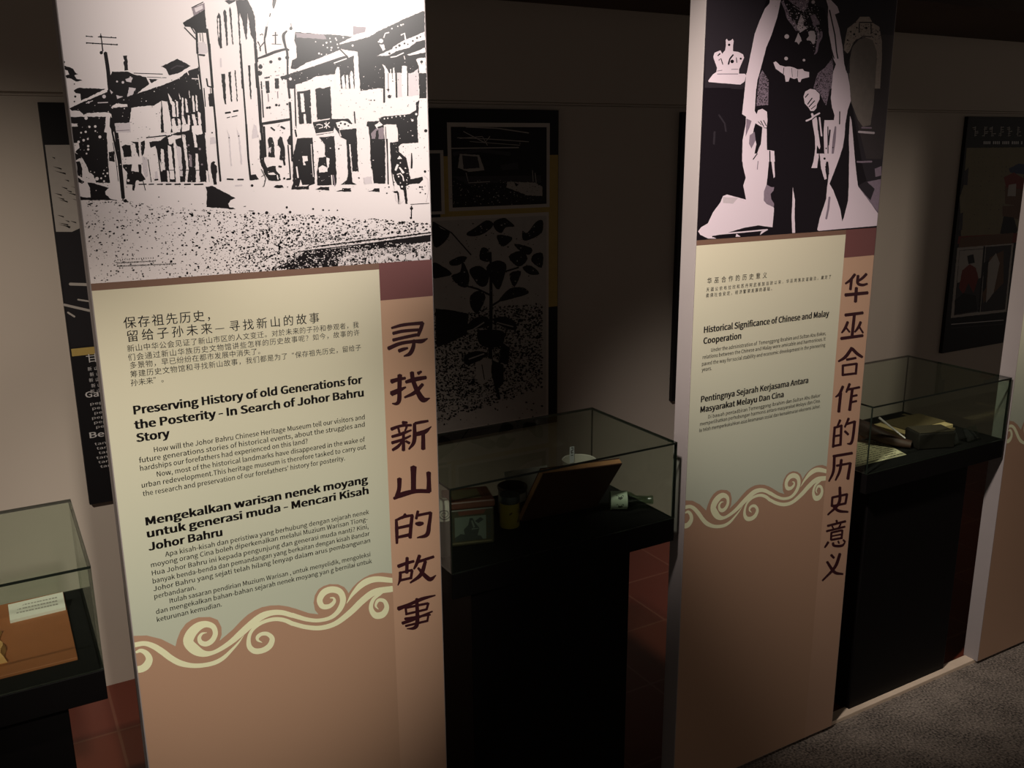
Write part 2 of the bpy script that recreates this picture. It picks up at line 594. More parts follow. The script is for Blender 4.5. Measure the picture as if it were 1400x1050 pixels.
STREET = """
@0 0 1
ks:137.6 46 1.2 139 56 1.6 140.5 70 1.8
k1.2:117.5 49.5 127 50.4
k1.4:134 50.3 159 51.8
k1.5:118 58.6 160 61.2
ko:118 49.5 1 125 50 1 152 51 1.1 158 51.6 1 118.5 58.8 1.2 127 59.3 1.2 152 60.8 1.2 160 61 1.2 137.8 50 1.8
ko:138.5 72 2.4
ks:144 72 5 147.5 95 5.2 150 120 5.5 154 150 5.5 160 190 5.5 165 235 5.5 168.5 271 5
@80 60 8.75
k:60 200 78 215 72 232 56 222
k:62 258 120 275 175 300 200 340 235 362 190 375 215 415 275 430 285 440 205 450 150 415 100 412 80 380 130 365 110 320 70 302
k:180 560 235 525 560 538 400 620 270 680 262 600 205 590
ko:200 630 14 190 480 8 190 690 10
k:130 770 200 735 580 560 620 500 610 420 640 330 830 332 900 365 1050 398 1085 480 930 600 1180 515 1400 440 1400 660 1300 640 1230 680 1140 740 1000 745 870 765 850 945 670 945 640 850 600 822 470 818 340 830 300 850 250 800 160 800
k:770 140 820 138 835 315 790 320 778 220 790 200
k10:900 350 1245 362
k8:1060 398 1290 405
k:1080 420 1200 425 1110 470
w:150 755 575 545 585 575 175 745
g:800 420 885 400 872 462 812 450
g:842 520 925 530 882 612 822 632
g:690 612 772 632 702 658
g:612 545 652 580 632 602
go:770 460 16 545 630 22 360 700 14 700 450 12 860 400 12 870 560 14 640 760 10
g12:470 705 590 700
g10:330 710 410 680
w:640 745 690 712 822 722 828 752 652 762
w:140 852 170 810 262 815 312 862 150 872
w:340 852 370 825 460 835 462 862 340 866
w:470 836 602 828 622 860 602 872 592 982 636 1000 632 1060 548 1060 570 980 577 862 475 862
k:145 872 568 872 560 985 545 1060 150 1060
wo:330 888 20
w:148 950 226 955 232 992 155 1002
k:620 860 670 945 660 1060 640 1060 610 980
g:672 950 855 942 866 1060 690 1060
m8:690 1040 850 1030
@80 170 8.75
k:152 30 565 0 545 92 578 102 592 440 602 560 617 700 450 697 430 640 370 580 330 480 280 400 200 330 250 282 240 222 170 222
k:186 340 262 362 272 402 206 432
k:210 450 252 440 282 520 282 640 232 612 222 520
k:225 630 310 690 280 710 228 690
wo:370 30 14 440 25 16 270 100 12 325 90 14 495 150 18 350 175 12 300 190 16 240 210 16 355 260 14 355 300 14 335 350 11 545 550 8 535 590 9 510 645 12 545 680 12 460 650 22 395 640 24 560 620 10 585 585 12 440 80 10
w:375 575 420 610 425 695 385 690
w:580 150 620 150 652 262 592 322 602 440 642 450 680 470 722 690 618 702 600 482
k:600 330 662 320 672 452 606 440
k22:640 80 720 450 770 870
k8:650 220 690 460 715 680
k:345 695 430 705 605 760 560 800 562 840 622 890 712 910 482 906 258 908 252 860 312 872 385 876 375 760
k:752 268 800 240 862 250 877 392 782 392 770 310
k:865 205 955 210 965 395 930 330 915 230 895 225
k:980 215 1030 190 1035 280 1020 350 1000 380 985 300
g:1000 380 1060 400 1070 620 1040 640 1010 560
k10:1070 420 1085 520 1110 690
k:1085 210 1270 190 1400 110 1400 150 1290 215 1320 640 1330 690 1250 560 1160 260 1100 280
k14:1050 160 1400 120
k16:1170 220 1200 420 1230 670
k34:1270 200 1300 420 1320 640
g:1150 570 1180 560 1190 660 1155 665
k20:1150 665 1190 660
k24:1250 650 1300 640
k14:1370 180 1400 400
k:770 480 882 478 872 560 962 570 950 480 986 480 992 580 1045 660 1000 682 922 692 906 792 886 792 880 722 812 716 820 570 770 512
w:780 402 862 385 962 400 978 462 792 472
ko:835 670 4
wo:835 672 16 945 690 22 910 545 18
k10:990 600 1040 790
k14:960 718 1050 716
k14:1080 718 1140 716
k14:1180 718 1240 716
k14:1285 718 1350 716
ko:1200 870 8 800 915 22 770 905 10
@220 60 8.75
k:0 500 200 420 360 300 450 270 470 420 520 800 530 1060 0 1060
k:0 270 200 178 355 265 200 355 95 375 60 300
d16:120 300 190 262 270 270
w12:0 398 150 380 300 322 440 280
w8:210 350 220 420
w10:310 320 330 370
w14:0 480 60 420
w10:370 415 450 420
w8:445 370 470 540
w:10 680 80 690 128 1000 110 1060 40 1060
w:130 680 162 700 178 872 140 872
w:180 680 202 690 212 872 190 872
w:250 640 268 650 272 852 248 852
w:290 650 307 660 326 822 302 822
w:335 555 352 640 340 648
w:372 620 392 620 408 812 384 812
w:414 610 432 620 442 802 424 802
w:215 590 238 662 226 664
w:85 590 130 660 140 760 110 700
w:130 900 160 890 195 1060 140 1060
w:198 890 226 900 242 1000 215 1060
w:248 860 272 860 312 1000 270 1060
w:320 850 342 860 352 965 320 1005
w:368 840 402 840 432 965 400 1005
w:440 810 472 830 484 955 452 1005
ko:490 975 10
w:455 0 570 0 640 740 660 1060 545 1060 500 560 470 300
g:440 0 545 0 560 105 450 110
k24:580 0 608 450 640 800 664 1060
k14:440 110 472 400 520 800 532 1060
k20:455 130 520 140
k20:545 415 560 505 612 520
k:566 600 612 590 628 752 580 752
k12:515 530 532 750
w:575 525 605 530 608 590 580 590
k10:590 530 594 590
k20:950 0 985 500 1015 900 1026 1060
k28:1125 0 1150 350 1185 700 1198 1060
ko:1180 350 32 1190 260 18
k:722 360 766 355 782 722 766 722 745 640
k:804 340 836 330 852 692 838 692
k:880 315 892 315 918 690 908 690
k:1040 260 1068 255 1084 660 1070 662
k22:770 828 832 818
k22:866 808 922 798
k10:790 885 826 875
k10:846 874 912 858
g:1090 1060 1110 960 1140 980 1160 1060
@220 170 8.75
k:0 190 60 140 520 0 540 300 580 690 0 690
w:58 0 112 0 120 130 62 132
w:138 130 166 130 202 400 232 702 178 710 168 450
w:250 120 290 130 332 540 316 702 290 702 302 500 268 250
w:378 90 412 110 436 275 402 275
w:413 350 442 350 468 690 420 690
w:0 290 30 300 52 545 0 562
w:82 250 122 270 166 655 110 655 92 450
w:70 550 92 560 106 690 80 690
w:538 550 562 560 577 695 545 695
w:130 20 220 20 230 90 140 90
w:250 0 340 0 340 70 250 90
w:370 20 480 10 500 110 440 130 370 90
w:80 160 140 130 240 130 240 160 170 180 130 240 100 240
g:182 250 240 280 262 622 222 622
m:330 350 366 370 376 512 340 502
mo:465 295 14 490 480 12 330 250 12
k8:20 550 160 548
k10:230 550 330 548
k10:410 552 470 548
k16:0 718 20 716
k18:60 718 120 716
k18:165 718 235 716
k18:280 718 355 716
k18:398 720 505 716
k24:655 0 682 350 712 680
k24:1020 0 1045 400 1072 660
k28:1195 0 1215 200 1195 400 1240 490
k10:1215 0 1260 380
g:590 160 640 150 660 230 590 240
ko:612 100 10
g:790 60 822 130 850 500 835 500 812 200
g:900 40 940 120 975 480 955 480 930 180
ko:930 140 9 815 160 8
g:1100 60 1140 10 1170 160 1090 170
k:1060 612 1130 600 1162 660 1065 666
k20:790 655 866 660
k20:918 660 986 660
g20:890 735 970 730
ko:1090 732 16
k:600 460 625 440 650 450 640 472 670 500 677 570 662 590 668 722 632 722 610 600 598 560 594 490
k:533 745 615 735 892 885 830 910 805 950 820 992 862 995 892 1015 820 1016 740 1002 545 992 552 800
ko:210 920 7 365 955 6 500 950 5
k8:990 985 1015 980
@240 0 8.75
k:85 275 350 108 372 350 392 392 240 392 225 360 180 320 110 312
k14:105 330 240 470
k14:110 312 180 316 232 400
m:198 95 345 32 352 108 215 196
g:225 100 320 60 330 100 240 150
k12:193 92 330 25
k30:375 350 400 560 422 800 442 1050
k26:250 380 262 640
k8:290 400 300 490
k8:320 390 330 500
k20:285 655 350 662
g:263 505 350 500 372 642 280 645
k:494 200 515 150 541 200 557 572 535 582 510 500 500 352
w:505 220 520 220 525 460 512 430
k:568 150 585 112 608 150 628 542 610 552 595 352
k:640 110 650 80 663 112 692 532 680 532
k:720 0 860 0 892 60 920 122 946 190 962 440 987 742 966 742 932 470 902 422 862 152 852 472 840 472 802 262 768 152 762 202 777 552 812 1060 792 1060 745 202
k:585 12 622 0 722 0 710 20 640 52
g20:540 700 545 800
@340 0 8.75
ks:310 0 44 300 60 34 298 100 12
k10:260 160 250 200
ks:215 320 26 200 420 24 190 480 18 208 640 18
g8:240 240 215 320
k16:110 500 140 560 190 500
k16:135 560 140 610
k10:135 420 160 405 170 420
k14:320 385 320 530
k12:285 425 348 420
k7:275 525 390 532
ks:110 700 20 220 660 34 320 620 34 440 590 26 480 600 20
ks:455 370 20 415 430 36 440 560 26 462 640 26 466 860 20 470 1050 20
ko:505 340 20 370 705 20 460 690 24 140 800 26 265 740 20
k8:505 280 510 330
k22:80 760 100 1050
k:556 380 760 400 1060 420 1245 440 1085 522 1110 582 1000 645 700 745 560 830 505 820 520 720 575 690 570 560 545 480
wo:890 440 9 970 460 9 1040 460 10 1130 450 10 930 510 12 980 500 10 1060 530 10 890 540 9 990 570 12 940 570 9 840 640 12 870 650 9 1050 480 9 800 500 7 985 600 9 1070 570 9 930 650 8
m:560 390 900 415 930 470 570 450
k:375 920 560 860 860 770 1080 690 1250 640 1262 700 1265 1060 1105 1060 1085 805 1055 800 1030 885 810 912 700 970 560 1012 545 1060 480 1060 480 945 400 962
w:545 850 700 770 860 690 1090 600 1182 642 1240 650 860 762 580 862
k10:580 862 862 768 1090 690 1250 645
k16:1090 590 1190 690
w:1120 590 1282 610 1312 650 1335 1060 1268 1060 1255 662 1195 690
w14:1020 755 1170 700
w:1035 850 1060 800 1085 850 1100 1060 1030 1060
w:1110 920 1140 890 1160 1060 1120 1060
w:1160 900 1185 895 1200 1060 1168 1060
w:1210 890 1225 845 1245 880 1258 1060 1215 1060
wo:498 945 18 420 958 12
k14:190 935 250 920
m8:325 905 365 900
k:198 970 242 966 250 1060 206 1060
k:312 940 356 936 362 1060 318 1060
@450 0 8.75
k:128 532 470 442 560 385 720 312 900 225 1125 132 1140 140 1150 560 1160 862 1075 862 1080 1060 370 1060 340 620 150 590
w:122 515 440 380 562 388 480 437 130 532
m:284 315 440 325 430 380 290 418
m:284 315 330 318 330 400 290 418
wo:280 545 13 750 342 10 620 490 26 590 500 10 860 300 12 885 292 10 820 315 8
w:765 560 862 500 1000 440 1140 380 1148 478 1040 500 960 570 800 612 720 662 570 672 690 612 750 590
ko:840 545 16 900 520 12 1050 455 14 1000 490 12 720 640 14 940 530 9 1090 440 10 800 570 12
w:930 655 1040 615 1145 570 1152 626 960 666
w14:735 685 800 675 890 632
w:600 530 652 530 672 590 640 612
w14:652 450 670 400 715 388
w18:858 420 900 398 912 470
w:1040 712 1080 695 1150 690 1158 866 1078 862 1070 790
ko:1105 740 18
w:635 770 668 790 722 880 722 1060 660 1060 662 832
w:728 830 742 826 750 1060 733 1060
w:762 812 778 810 788 1060 763 1060
g:820 870 850 868 862 1060 815 1060
w:868 790 890 786 928 795 936 1060 870 1060
g:950 910 1062 822 1072 1060 946 1060
w10:895 670 905 710
g6:590 870 600 1000
@450 100 8.75
k:370 0 652 0 648 172 372 212
w:655 0 1070 0 1070 262 780 302 690 305 665 280
g:815 0 862 0 872 282 820 290
g:946 0 1068 0 1068 262 950 280
k22:800 0 806 290
k14:938 0 940 270
k22:655 0 658 350
k:1076 0 1162 0 1162 302 1076 302
k8:705 0 708 230
ko:706 200 14 720 280 22
k7:752 0 758 70
k:598 542 640 520 800 505 960 490 1040 440 1036 352 1076 320 1066 500 1052 546 1064 832 870 842 830 882 832 952 900 1010 928 1060 735 1060 722 832 822 820 822 702 800 612 690 612 650 622 662 832 668 1060 500 1060 490 842 472 642 445 632 452 582 600 572
w:545 622 578 602 600 578 642 620 580 642 570 664
w:675 622 802 622 822 702 822 816 725 822 735 1060 690 1060
w10:660 640 690 1060
k8:672 640 698 1060
m:500 720 560 660 650 650 655 820 510 835
k:560 690 590 680 590 800 550 810
k14:500 840 660 830
wo:700 540 9 660 545 9 750 530 9 800 520 9 850 515 9 900 512 9 995 565 14 1040 490 14 600 1010 7
ko:1155 690 20 500 325 8 540 325 9
k14:300 460 312 600
ko:115 905 10
k:0 160 12 160 32 550 0 562
@340 100 8.75
k:198 95 240 90 252 232 210 242
k:313 65 355 60 362 182 325 188
m10:232 250 238 340
m10:345 220 350 300
ko:220 415 14 250 412 16 330 382 16 362 384 14 460 372 12 215 55 12 242 50 10
k28:100 0 140 600 192 1000
k14:150 100 176 530
ks:490 350 30 505 560 26 522 1050 26
k16:548 100 566 660
k24:465 60 490 300
ks:145 608 30 300 585 36 500 552 30
k20:265 650 310 685
k24:385 640 430 665
k:228 800 250 765 282 770 302 830 312 1012 235 1002 240 882
g:225 900 270 880 260 960 240 930
k:345 802 375 755 402 770 418 850 432 900 436 1060 368 1032 382 902 350 862
k:458 802 490 745 516 760 522 870 470 850
k18:185 640 205 1000
w:540 630 570 640 580 985 545 990
k20:555 680 570 760
k:577 222 650 215 735 195 752 602 605 608
w:615 242 655 240 672 462 632 466
w:655 490 680 488 692 612 660 612
k:798 190 850 172 880 185 976 158 992 545 820 558
w10:820 570 970 545
k:768 586 1000 548 1190 543 1242 602 1160 652 1080 662 1090 742 1100 760 1020 640 1012 712 808 742
w14:808 728 1006 700
w16:850 750 1012 735
w10:810 620 840 612 880 622 885 650 840 660
w12:905 650 965 590
w12:905 600 970 648
w8:925 585 930 665
w:1040 592 1110 570 1180 585 1240 622 1160 660 1065 655
ko:1100 600 12 1150 610 14 1080 630 10 1190 630 10
k:580 782 762 772 782 1060 530 1060 530 992 580 988
k:840 768 1022 755 1042 1060 920 1000 910 852
k:1088 682 1286 660 1306 1060 1185 1060 1170 772 1110 752
w:1200 850 1222 850 1242 1060 1210 1060
ko:1075 905 9
@340 180 8.75
k:525 300 582 80 762 70 792 622 720 650 722 690 508 692 530 622
w:638 295 700 290 706 350 662 362 682 402 652 402
w18:572 420 590 550
w:618 570 640 640 722 632 700 652 600 656
w8:745 150 755 330 772 540
w12:520 440 520 480
k:868 70 1022 50 1052 560 1042 642 820 642 815 480 840 310 930 300 912 280 910 150
w:930 310 965 320 960 420 940 440 935 400
w:832 432 880 402 942 432 942 480 842 490
w14:990 520 1000 650
m14:1010 520 1030 650
k:798 692 860 660 962 662 962 702
k:1090 60 1282 0 1312 482 1240 482 1215 150 1198 160 1242 622 1098 636 1190 582 1170 100 1110 72
w:1200 150 1216 150 1240 480 1232 480
w:1233 482 1302 470 1308 602 1242 622
k:1048 712 1112 700 1122 675 1222 680 1222 716
k:128 100 152 100 190 370 222 430 282 410 322 410 332 470 372 510 386 582 332 592 240 582 190 502 165 430 135 362
w:228 495 300 490 332 512 240 514
w14:340 520 350 570
k10:150 450 205 560 180 655
k8:150 540 215 500
k:298 662 322 640 402 640 420 670 340 675
k:8 522 82 510 122 572 12 582
k24:420 345 430 400
k14:470 160 500 560
k24:360 415 390 420
k22:455 570 500 565
ko:425 560 14 40 645 16 770 925 12 455 905 14 495 962 16 215 970 20 890 938 12 960 940 8 1060 940 9
k8:0 945 60 950
@450 190 8.75
k:495 0 668 0 672 532 532 532 520 402 495 252
ko:515 340 16
k14:692 0 706 540
k8:745 380 772 560
k:732 40 822 40 832 150 922 230 962 430 972 482 1112 450 1122 490 1082 532 962 542 920 562 938 776 915 776 890 612 850 602 790 502 742 372
w:828 90 872 62 1060 46 1180 30 1192 400 1132 432 1112 450 972 472 950 382 992 332 982 172 940 182 920 222 842 162
ks:985 170 10 988 260 20 985 350 20
w:812 238 840 200 872 238
w:780 372 808 300 832 310 802 382
w:828 340 852 340 902 402 880 416
w14:812 425 850 412 880 450 890 500
wo:870 570 12 830 450 10 850 285 8 910 350 8
w:780 542 840 562 852 602 872 652 892 742 850 772 838 640 780 622
ks:820 640 20 828 700 16 832 775 10
k:770 625 820 620 820 645 770 640
ko:1145 390 16 1085 575 12 1110 575 10 1090 640 9 1150 655 8 715 575 9 690 648 9 940 592 6
g5:1135 440 1180 480 1195 600 1160 760
g5:790 660 800 740 850 780 890 740
ko:985 830 18
k12:985 800 982 950
ko:978 945 14
k8:975 782 1195 770
k:85 625 150 610 170 588 256 588 262 630
k:448 625 522 612 540 590 602 588 602 636
k:140 545 210 490 225 440 240 500 330 545
g:410 460 505 445 515 535 420 540
k14:350 460 360 470
"""

PORTRAIT = """
@1070 0 8.75
d:200 0 1380 0 1130 2600 960 2000 820 1200 720 1100 500 100
n:780 400 1340 420 1280 1500 1180 1900 1000 1900 900 1500 820 1200
@945 0 8.75
d:180 0 900 0 760 400 640 950 640 1050 160 1050
w:940 0 1072 0 1030 202 960 422 900 562 850 752 792 962 780 1060 640 1060 658 902 720 602 760 402 820 242 882 102 935 42
w:412 480 425 465 445 490 470 485 495 465 508 490 500 560 500 612 560 620 620 650 632 690 602 760 572 830 572 882 640 882 657 902 640 972 590 1012 210 982 203 965 260 890 300 862 308 812 280 732 263 680 280 630 350 603 372 642 405 602 415 542
ko:453 537 15 490 735 22 592 702 13
k:310 665 340 633 352 645 322 674
k18:445 770 462 705 502 655
k12:330 720 355 700 378 770
k10:540 690 545 750
m10:312 885 560 885
m8:480 830 560 828
m8:310 850 370 840
ms:1090 20 30 1140 130 36 1165 210 44 1230 290 50 1270 355 50
ko:1180 190 9 1210 240 10 1230 310 10 1260 330 8
g:1310 175 1352 240 1342 302 1380 340 1300 392 1260 330 1272 300
ko:1300 310 9 1330 330 8 1340 260 5
g:1280 390 1312 450 1322 490 1302 502 1286 535 1262 502 1238 500 1262 442
m:1160 0 1410 0 1385 100 1340 152 1290 92 1220 52
ko:1300 20 14 1360 50 12 1250 40 10
go:1143 437 28 1135 700 22 1348 720 16 1395 470 16 1010 75 6
w:983 750 1010 733 1060 780 1122 798 1180 795 1232 810 1272 830 1332 825 1352 850 1410 862 1410 922 1320 946 1305 982 1282 980 1270 932 1230 946 1180 926 1165 975 1130 978 1118 902 1080 872 1010 822
k8:1108 810 1100 890
k5:1200 815 1210 920
k5:1275 840 1270 920
b:820 900 850 840 926 962 915 1060 800 1060
@945 100 8.75
d14:480 182 615 186
d20:330 500 400 600 415 700
d24:280 700 270 850
w:658 0 792 0 775 202 760 452 782 492 800 442 850 425 906 462 912 562 902 652 860 652 845 762 840 852 760 982 740 1060 608 1060 614 802 652 602 655 522 608 490 640 202
b:845 0 890 20 926 92 920 382 778 392 800 152 820 62
k:768 600 852 648 832 852 742 1022 780 852 758 752 738 720 752 650
m:660 542 722 572 700 642 650 762
m:700 742 758 700 770 802 720 902 690 842
w:850 652 902 662 906 918 992 930 1002 1060 740 1060 835 852
k14:940 930 942 1060
k10:830 570 868 640
k10:865 565 898 630
k8:800 580 840 620
@945 210 8.75
w:608 0 932 0 925 152 906 332 890 452 880 522 960 602 992 652 972 882 900 872 820 862 640 902 480 932 390 962 250 992 300 1016 200 1016 110 972 82 930 120 880 200 832 260 702 350 582 380 508 430 490 655 550 622 380 652 290 618 150
m:870 452 900 370 960 402 992 400 985 442 950 482 960 552 992 602 985 642 900 602 868 562
k:940 340 1000 300 1000 380 970 400
k:960 480 1000 450 990 520 975 580
g:380 520 560 530 500 600 380 590
k:388 962 620 890 800 858 955 882 962 952 520 992 250 1002 250 986
w16:300 965 600 940 912 910
w:540 958 592 992 530 996
w:840 930 922 908 822 972
w:948 0 987 0 1002 280 985 292 965 152
w:1214 400 1242 560 1236 702 1244 950 1208 950 1200 762 1210 562
m10:800 90 790 190
k12:790 0 740 70
@1090 0 8.75
m:155 190 212 168 232 210 262 262 270 292 220 302 180 262
ms:190 280 24 250 400 30 232 600 26 205 650 10
ko:215 330 9 235 460 8 240 380 7
g:130 382 160 368 202 370 222 430 217 482 192 532 160 490 108 470 140 430
ms:285 380 30 288 440 24 250 520 16
m:0 0 130 0 70 130 20 90
k5:40 30 60 80
go:80 720 16 190 25 22
w:345 0 402 0 480 80 502 150 450 172 502 340 542 560 560 762 602 902 622 1060 408 1060 430 852 462 770 430 702 408 552 378 402 365 202 370 82
d16:385 120 450 420 470 620 485 700
d12:400 560 440 700
b:195 1060 250 872 330 812 415 700 432 762 408 1060
c:560 542 600 342 700 262 750 200 862 200 900 272 982 322 1012 502 1012 702 990 1060 920 1060 952 702 902 482 802 442 700 472 630 602 602 642 560 602
e:630 702 660 560 740 470 820 450 902 480 952 622 930 1060 620 1060
d12:610 660 680 505 790 432 880 440
d14:742 280 740 390
d14:880 280 885 392
d14:740 268 900 268
ko:825 335 16 680 410 14 640 380 10 710 330 10 600 480 10 940 410 12
k:560 640 640 640 610 760 580 850 555 700
@1070 100 8.75
e:790 0 1110 0 1090 352 1050 622 960 642 902 562 820 352
w:600 0 775 0 802 152 815 332 780 432 750 602 740 752 720 882 680 1002 660 1060 500 1060 490 702 500 562 540 562 612 562 620 502 590 412 575 302 590 152
b:420 0 592 0 580 102 540 302 520 392 480 322 440 232 370 172 400 62
w:248 282 270 220 330 188 390 198 442 250 442 312 410 372 402 420 372 452 333 452 300 402 263 362 258 330
k12:270 290 306 248
k13:298 372 352 298
k12:315 402 382 330
k9:340 430 392 388
w20:280 572 340 545 380 512 442 478
w28:350 485 362 522
w:353 560 402 520 412 562 422 682 452 882 440 912 410 862 405 962 432 1002 420 1060 368 1060 390 902 385 762 360 622
w18:440 530 465 752
d12:420 560 425 680
d14:682 460 680 610
ms:632 640 20 615 800 36 595 985 24
d20:565 680 545 860
d12:540 640 542 960
k16:470 760 500 1050
ko:440 960 18 470 880 14 520 900 9 600 890 8
w:805 508 822 560 842 762 866 1060 800 1060 790 802
m18:945 652 1062 655
g26:908 702 1095 716
@1070 210 8.75
w:388 0 432 0 412 172 342 172 372 82
w:442 0 495 0 520 102 510 192 528 300 500 312 460 182
w:528 0 695 0 660 102 560 362 602 432 660 582 692 682 712 812 732 762 782 562 790 382 795 0 857 0 887 282 900 382 1000 522 1145 722 1140 862 430 925 413 912 440 782 520 542 530 402 545 302 555 202 545 102
d16:520 120 545 230
ko:525 160 18 500 60 14 545 240 12
m24:520 780 545 660 560 520
m:900 392 1000 340 1185 302 1165 642 1140 702 1060 602 960 472
d:900 382 1000 330 1100 420 1050 560 985 490
m22:890 98 950 100 1065 95
m:1100 180 1180 150 1180 260 1110 280
"""

CURL = """
@180 770 6.364
ss:38 775 20 80 760 34 128 785 48 153 835 60 130 888 66 88 918 62 36 926 58
ss:18 712 42 110 698 42 190 722 50 270 772 56 340 825 54 420 868 52 520 890 42 620 888 38 720 866 38 800 822 34 870 755 24 930 690 15 976 628 3
ss:655 603 4 612 613 20 588 650 32 603 690 42 650 702 44 700 672 44 728 612 44 708 552 48 642 530 56 572 556 75 512 620 88 494 690 90 552 752 90 625 786 58 700 780 36 780 742 38 870 680 46 950 610 56 1040 530 60 1130 462 58 1220 431 48 1310 430 44 1400 455 42
ss:1135 690 4 1098 670 22 1096 642 32 1130 616 32 1182 616 36 1222 656 44 1200 720 50 1140 758 48 1072 764 50 1026 728 46 1018 660 34 1042 592 28 1100 536 30 1170 502 32 1250 486 34 1330 496 38 1402 527 40
@150 720 2.979
ss:742 360 20 800 377 17 850 382 15 900 370 16 934 340 20 950 300 24 938 266 26 905 256 26 872 268 26 855 298 24 866 324 22 894 324 18 914 306 14 912 291 8 897 290 3
ss:742 394 18 800 409 18 860 412 19 920 394 20 980 349 24 1030 301 26 1080 266 26 1152 253 24
ss:965 312 2 990 274 14 1032 232 25 1082 214 24 1152 219 20
ss:1094 336 3 1083 322 9 1094 300 13 1118 303 16 1128 330 20 1112 357 26 1082 361 26 1064 332 18 1074 296 14 1108 268 12
"""
CREST = [(97, 445), (150, 443), (210, 458), (268, 487), (274, 460), (288, 425), (310, 395), (335, 378), (362, 369), (410, 368),
         (440, 380), (455, 410), (456, 440), (447, 465), (500, 420), (530, 388), (560, 360), (590, 341), (620, 328), (655, 321),
         (690, 320), (725, 325), (760, 335), (810, 352), (850, 357), (836, 340), (830, 310), (835, 280), (850, 255), (870, 242),
         (895, 234), (930, 235), (955, 246), (968, 262), (972, 272), (990, 246), (1010, 226), (1035, 208), (1060, 196), (1085, 190),
         (1110, 187), (1152, 190)]

TITLE_A = """
@510 420 4.375
ts:110 125 10 170 108 14 230 100 14 298 95 16
ts:298 92 14 285 130 16 268 172 14
ts:118 157 14 180 143 14 272 135 13
ts:118 197 14 190 180 14 262 165 14
ts:90 248 17 160 218 16 240 205 14 290 203 18 326 187 5
ts:245 195 12 240 240 17 220 278 17 184 293 6
ts:153 262 16 180 252 15 208 244 9
*
ts:108 445 20 150 432 16 194 424 12
ts:160 404 20 158 480 18 156 555 18 140 577 14 114 576 5
ts:108 518 22 150 500 20 196 478 8
ts:195 448 14 250 432 19 318 420 15
ts:232 388 18 240 440 18 268 508 21 300 553 24 340 544 4
ts:298 460 14 250 510 17 188 540 9
ts:268 397 16 290 384 9
*
ts:175 690 14 205 690 10
ts:108 730 15 165 710 12 230 705 11
ts:150 718 10 158 752 10
ts:202 714 10 190 742 8
ts:112 775 12 170 758 14 229 735 8
ts:112 812 14 180 790 12 226 768 8
ts:182 745 12 182 858 15
ts:176 800 8 150 832 14 116 855 12
ts:195 800 10 219 814 12
ts:250 695 12 290 687 13 330 680 10
ts:248 695 14 246 800 17 214 850 8
ts:256 760 18 310 745 19 349 713 4
ts:300 760 16 300 850 19
@520 630 4.375
*
ts:198 35 27 198 100 22 198 182 22
ts:114 105 20 112 165 17 100 212 20
ts:288 68 20 290 120 18 290 185 22
ts:80 226 12 130 202 22 210 182 18 296 182 17
*
ts:95 350 12 98 420 15 99 495 11
ts:95 355 10 140 335 13 196 325 10
ts:190 328 15 182 400 15 178 462 15
ts:105 402 12 182 385 13
ts:105 457 12 185 440 15
ts:150 318 12 130 346 8
ts:225 300 12 214 348 12
ts:225 326 12 302 310 12
ts:302 308 13 292 380 16 278 442 18 220 460 6
ts:210 375 10 232 377 20 257 373 12
*
ts:105 632 16 150 615 14 202 600 11
ts:160 578 14 158 672 15
ts:120 665 14 117 712 12 105 745 5
ts:118 670 10 192 653 11
ts:190 655 12 182 706 12
ts:115 716 11 185 700 11
ts:235 565 15 215 620 14 200 648 8
ts:220 606 13 320 573 12
ts:270 600 14 242 680 17 178 730 8
ts:225 640 10 270 690 18 300 708 18 333 684 4
*
ts:105 886 18 180 856 14 250 826 15 329 804 6
ts:218 824 14 221 960 17 205 998 15 158 1005 4
ts:150 872 10 156 918 10
ts:150 880 10 285 852 11
ts:288 850 10 276 890 10
ts:150 918 10 278 888 10
ts:146 946 12 300 920 8
ts:130 972 14 200 948 13 312 900 7
ts:150 988 10 278 958 10
ts:290 908 9 280 962 9
"""
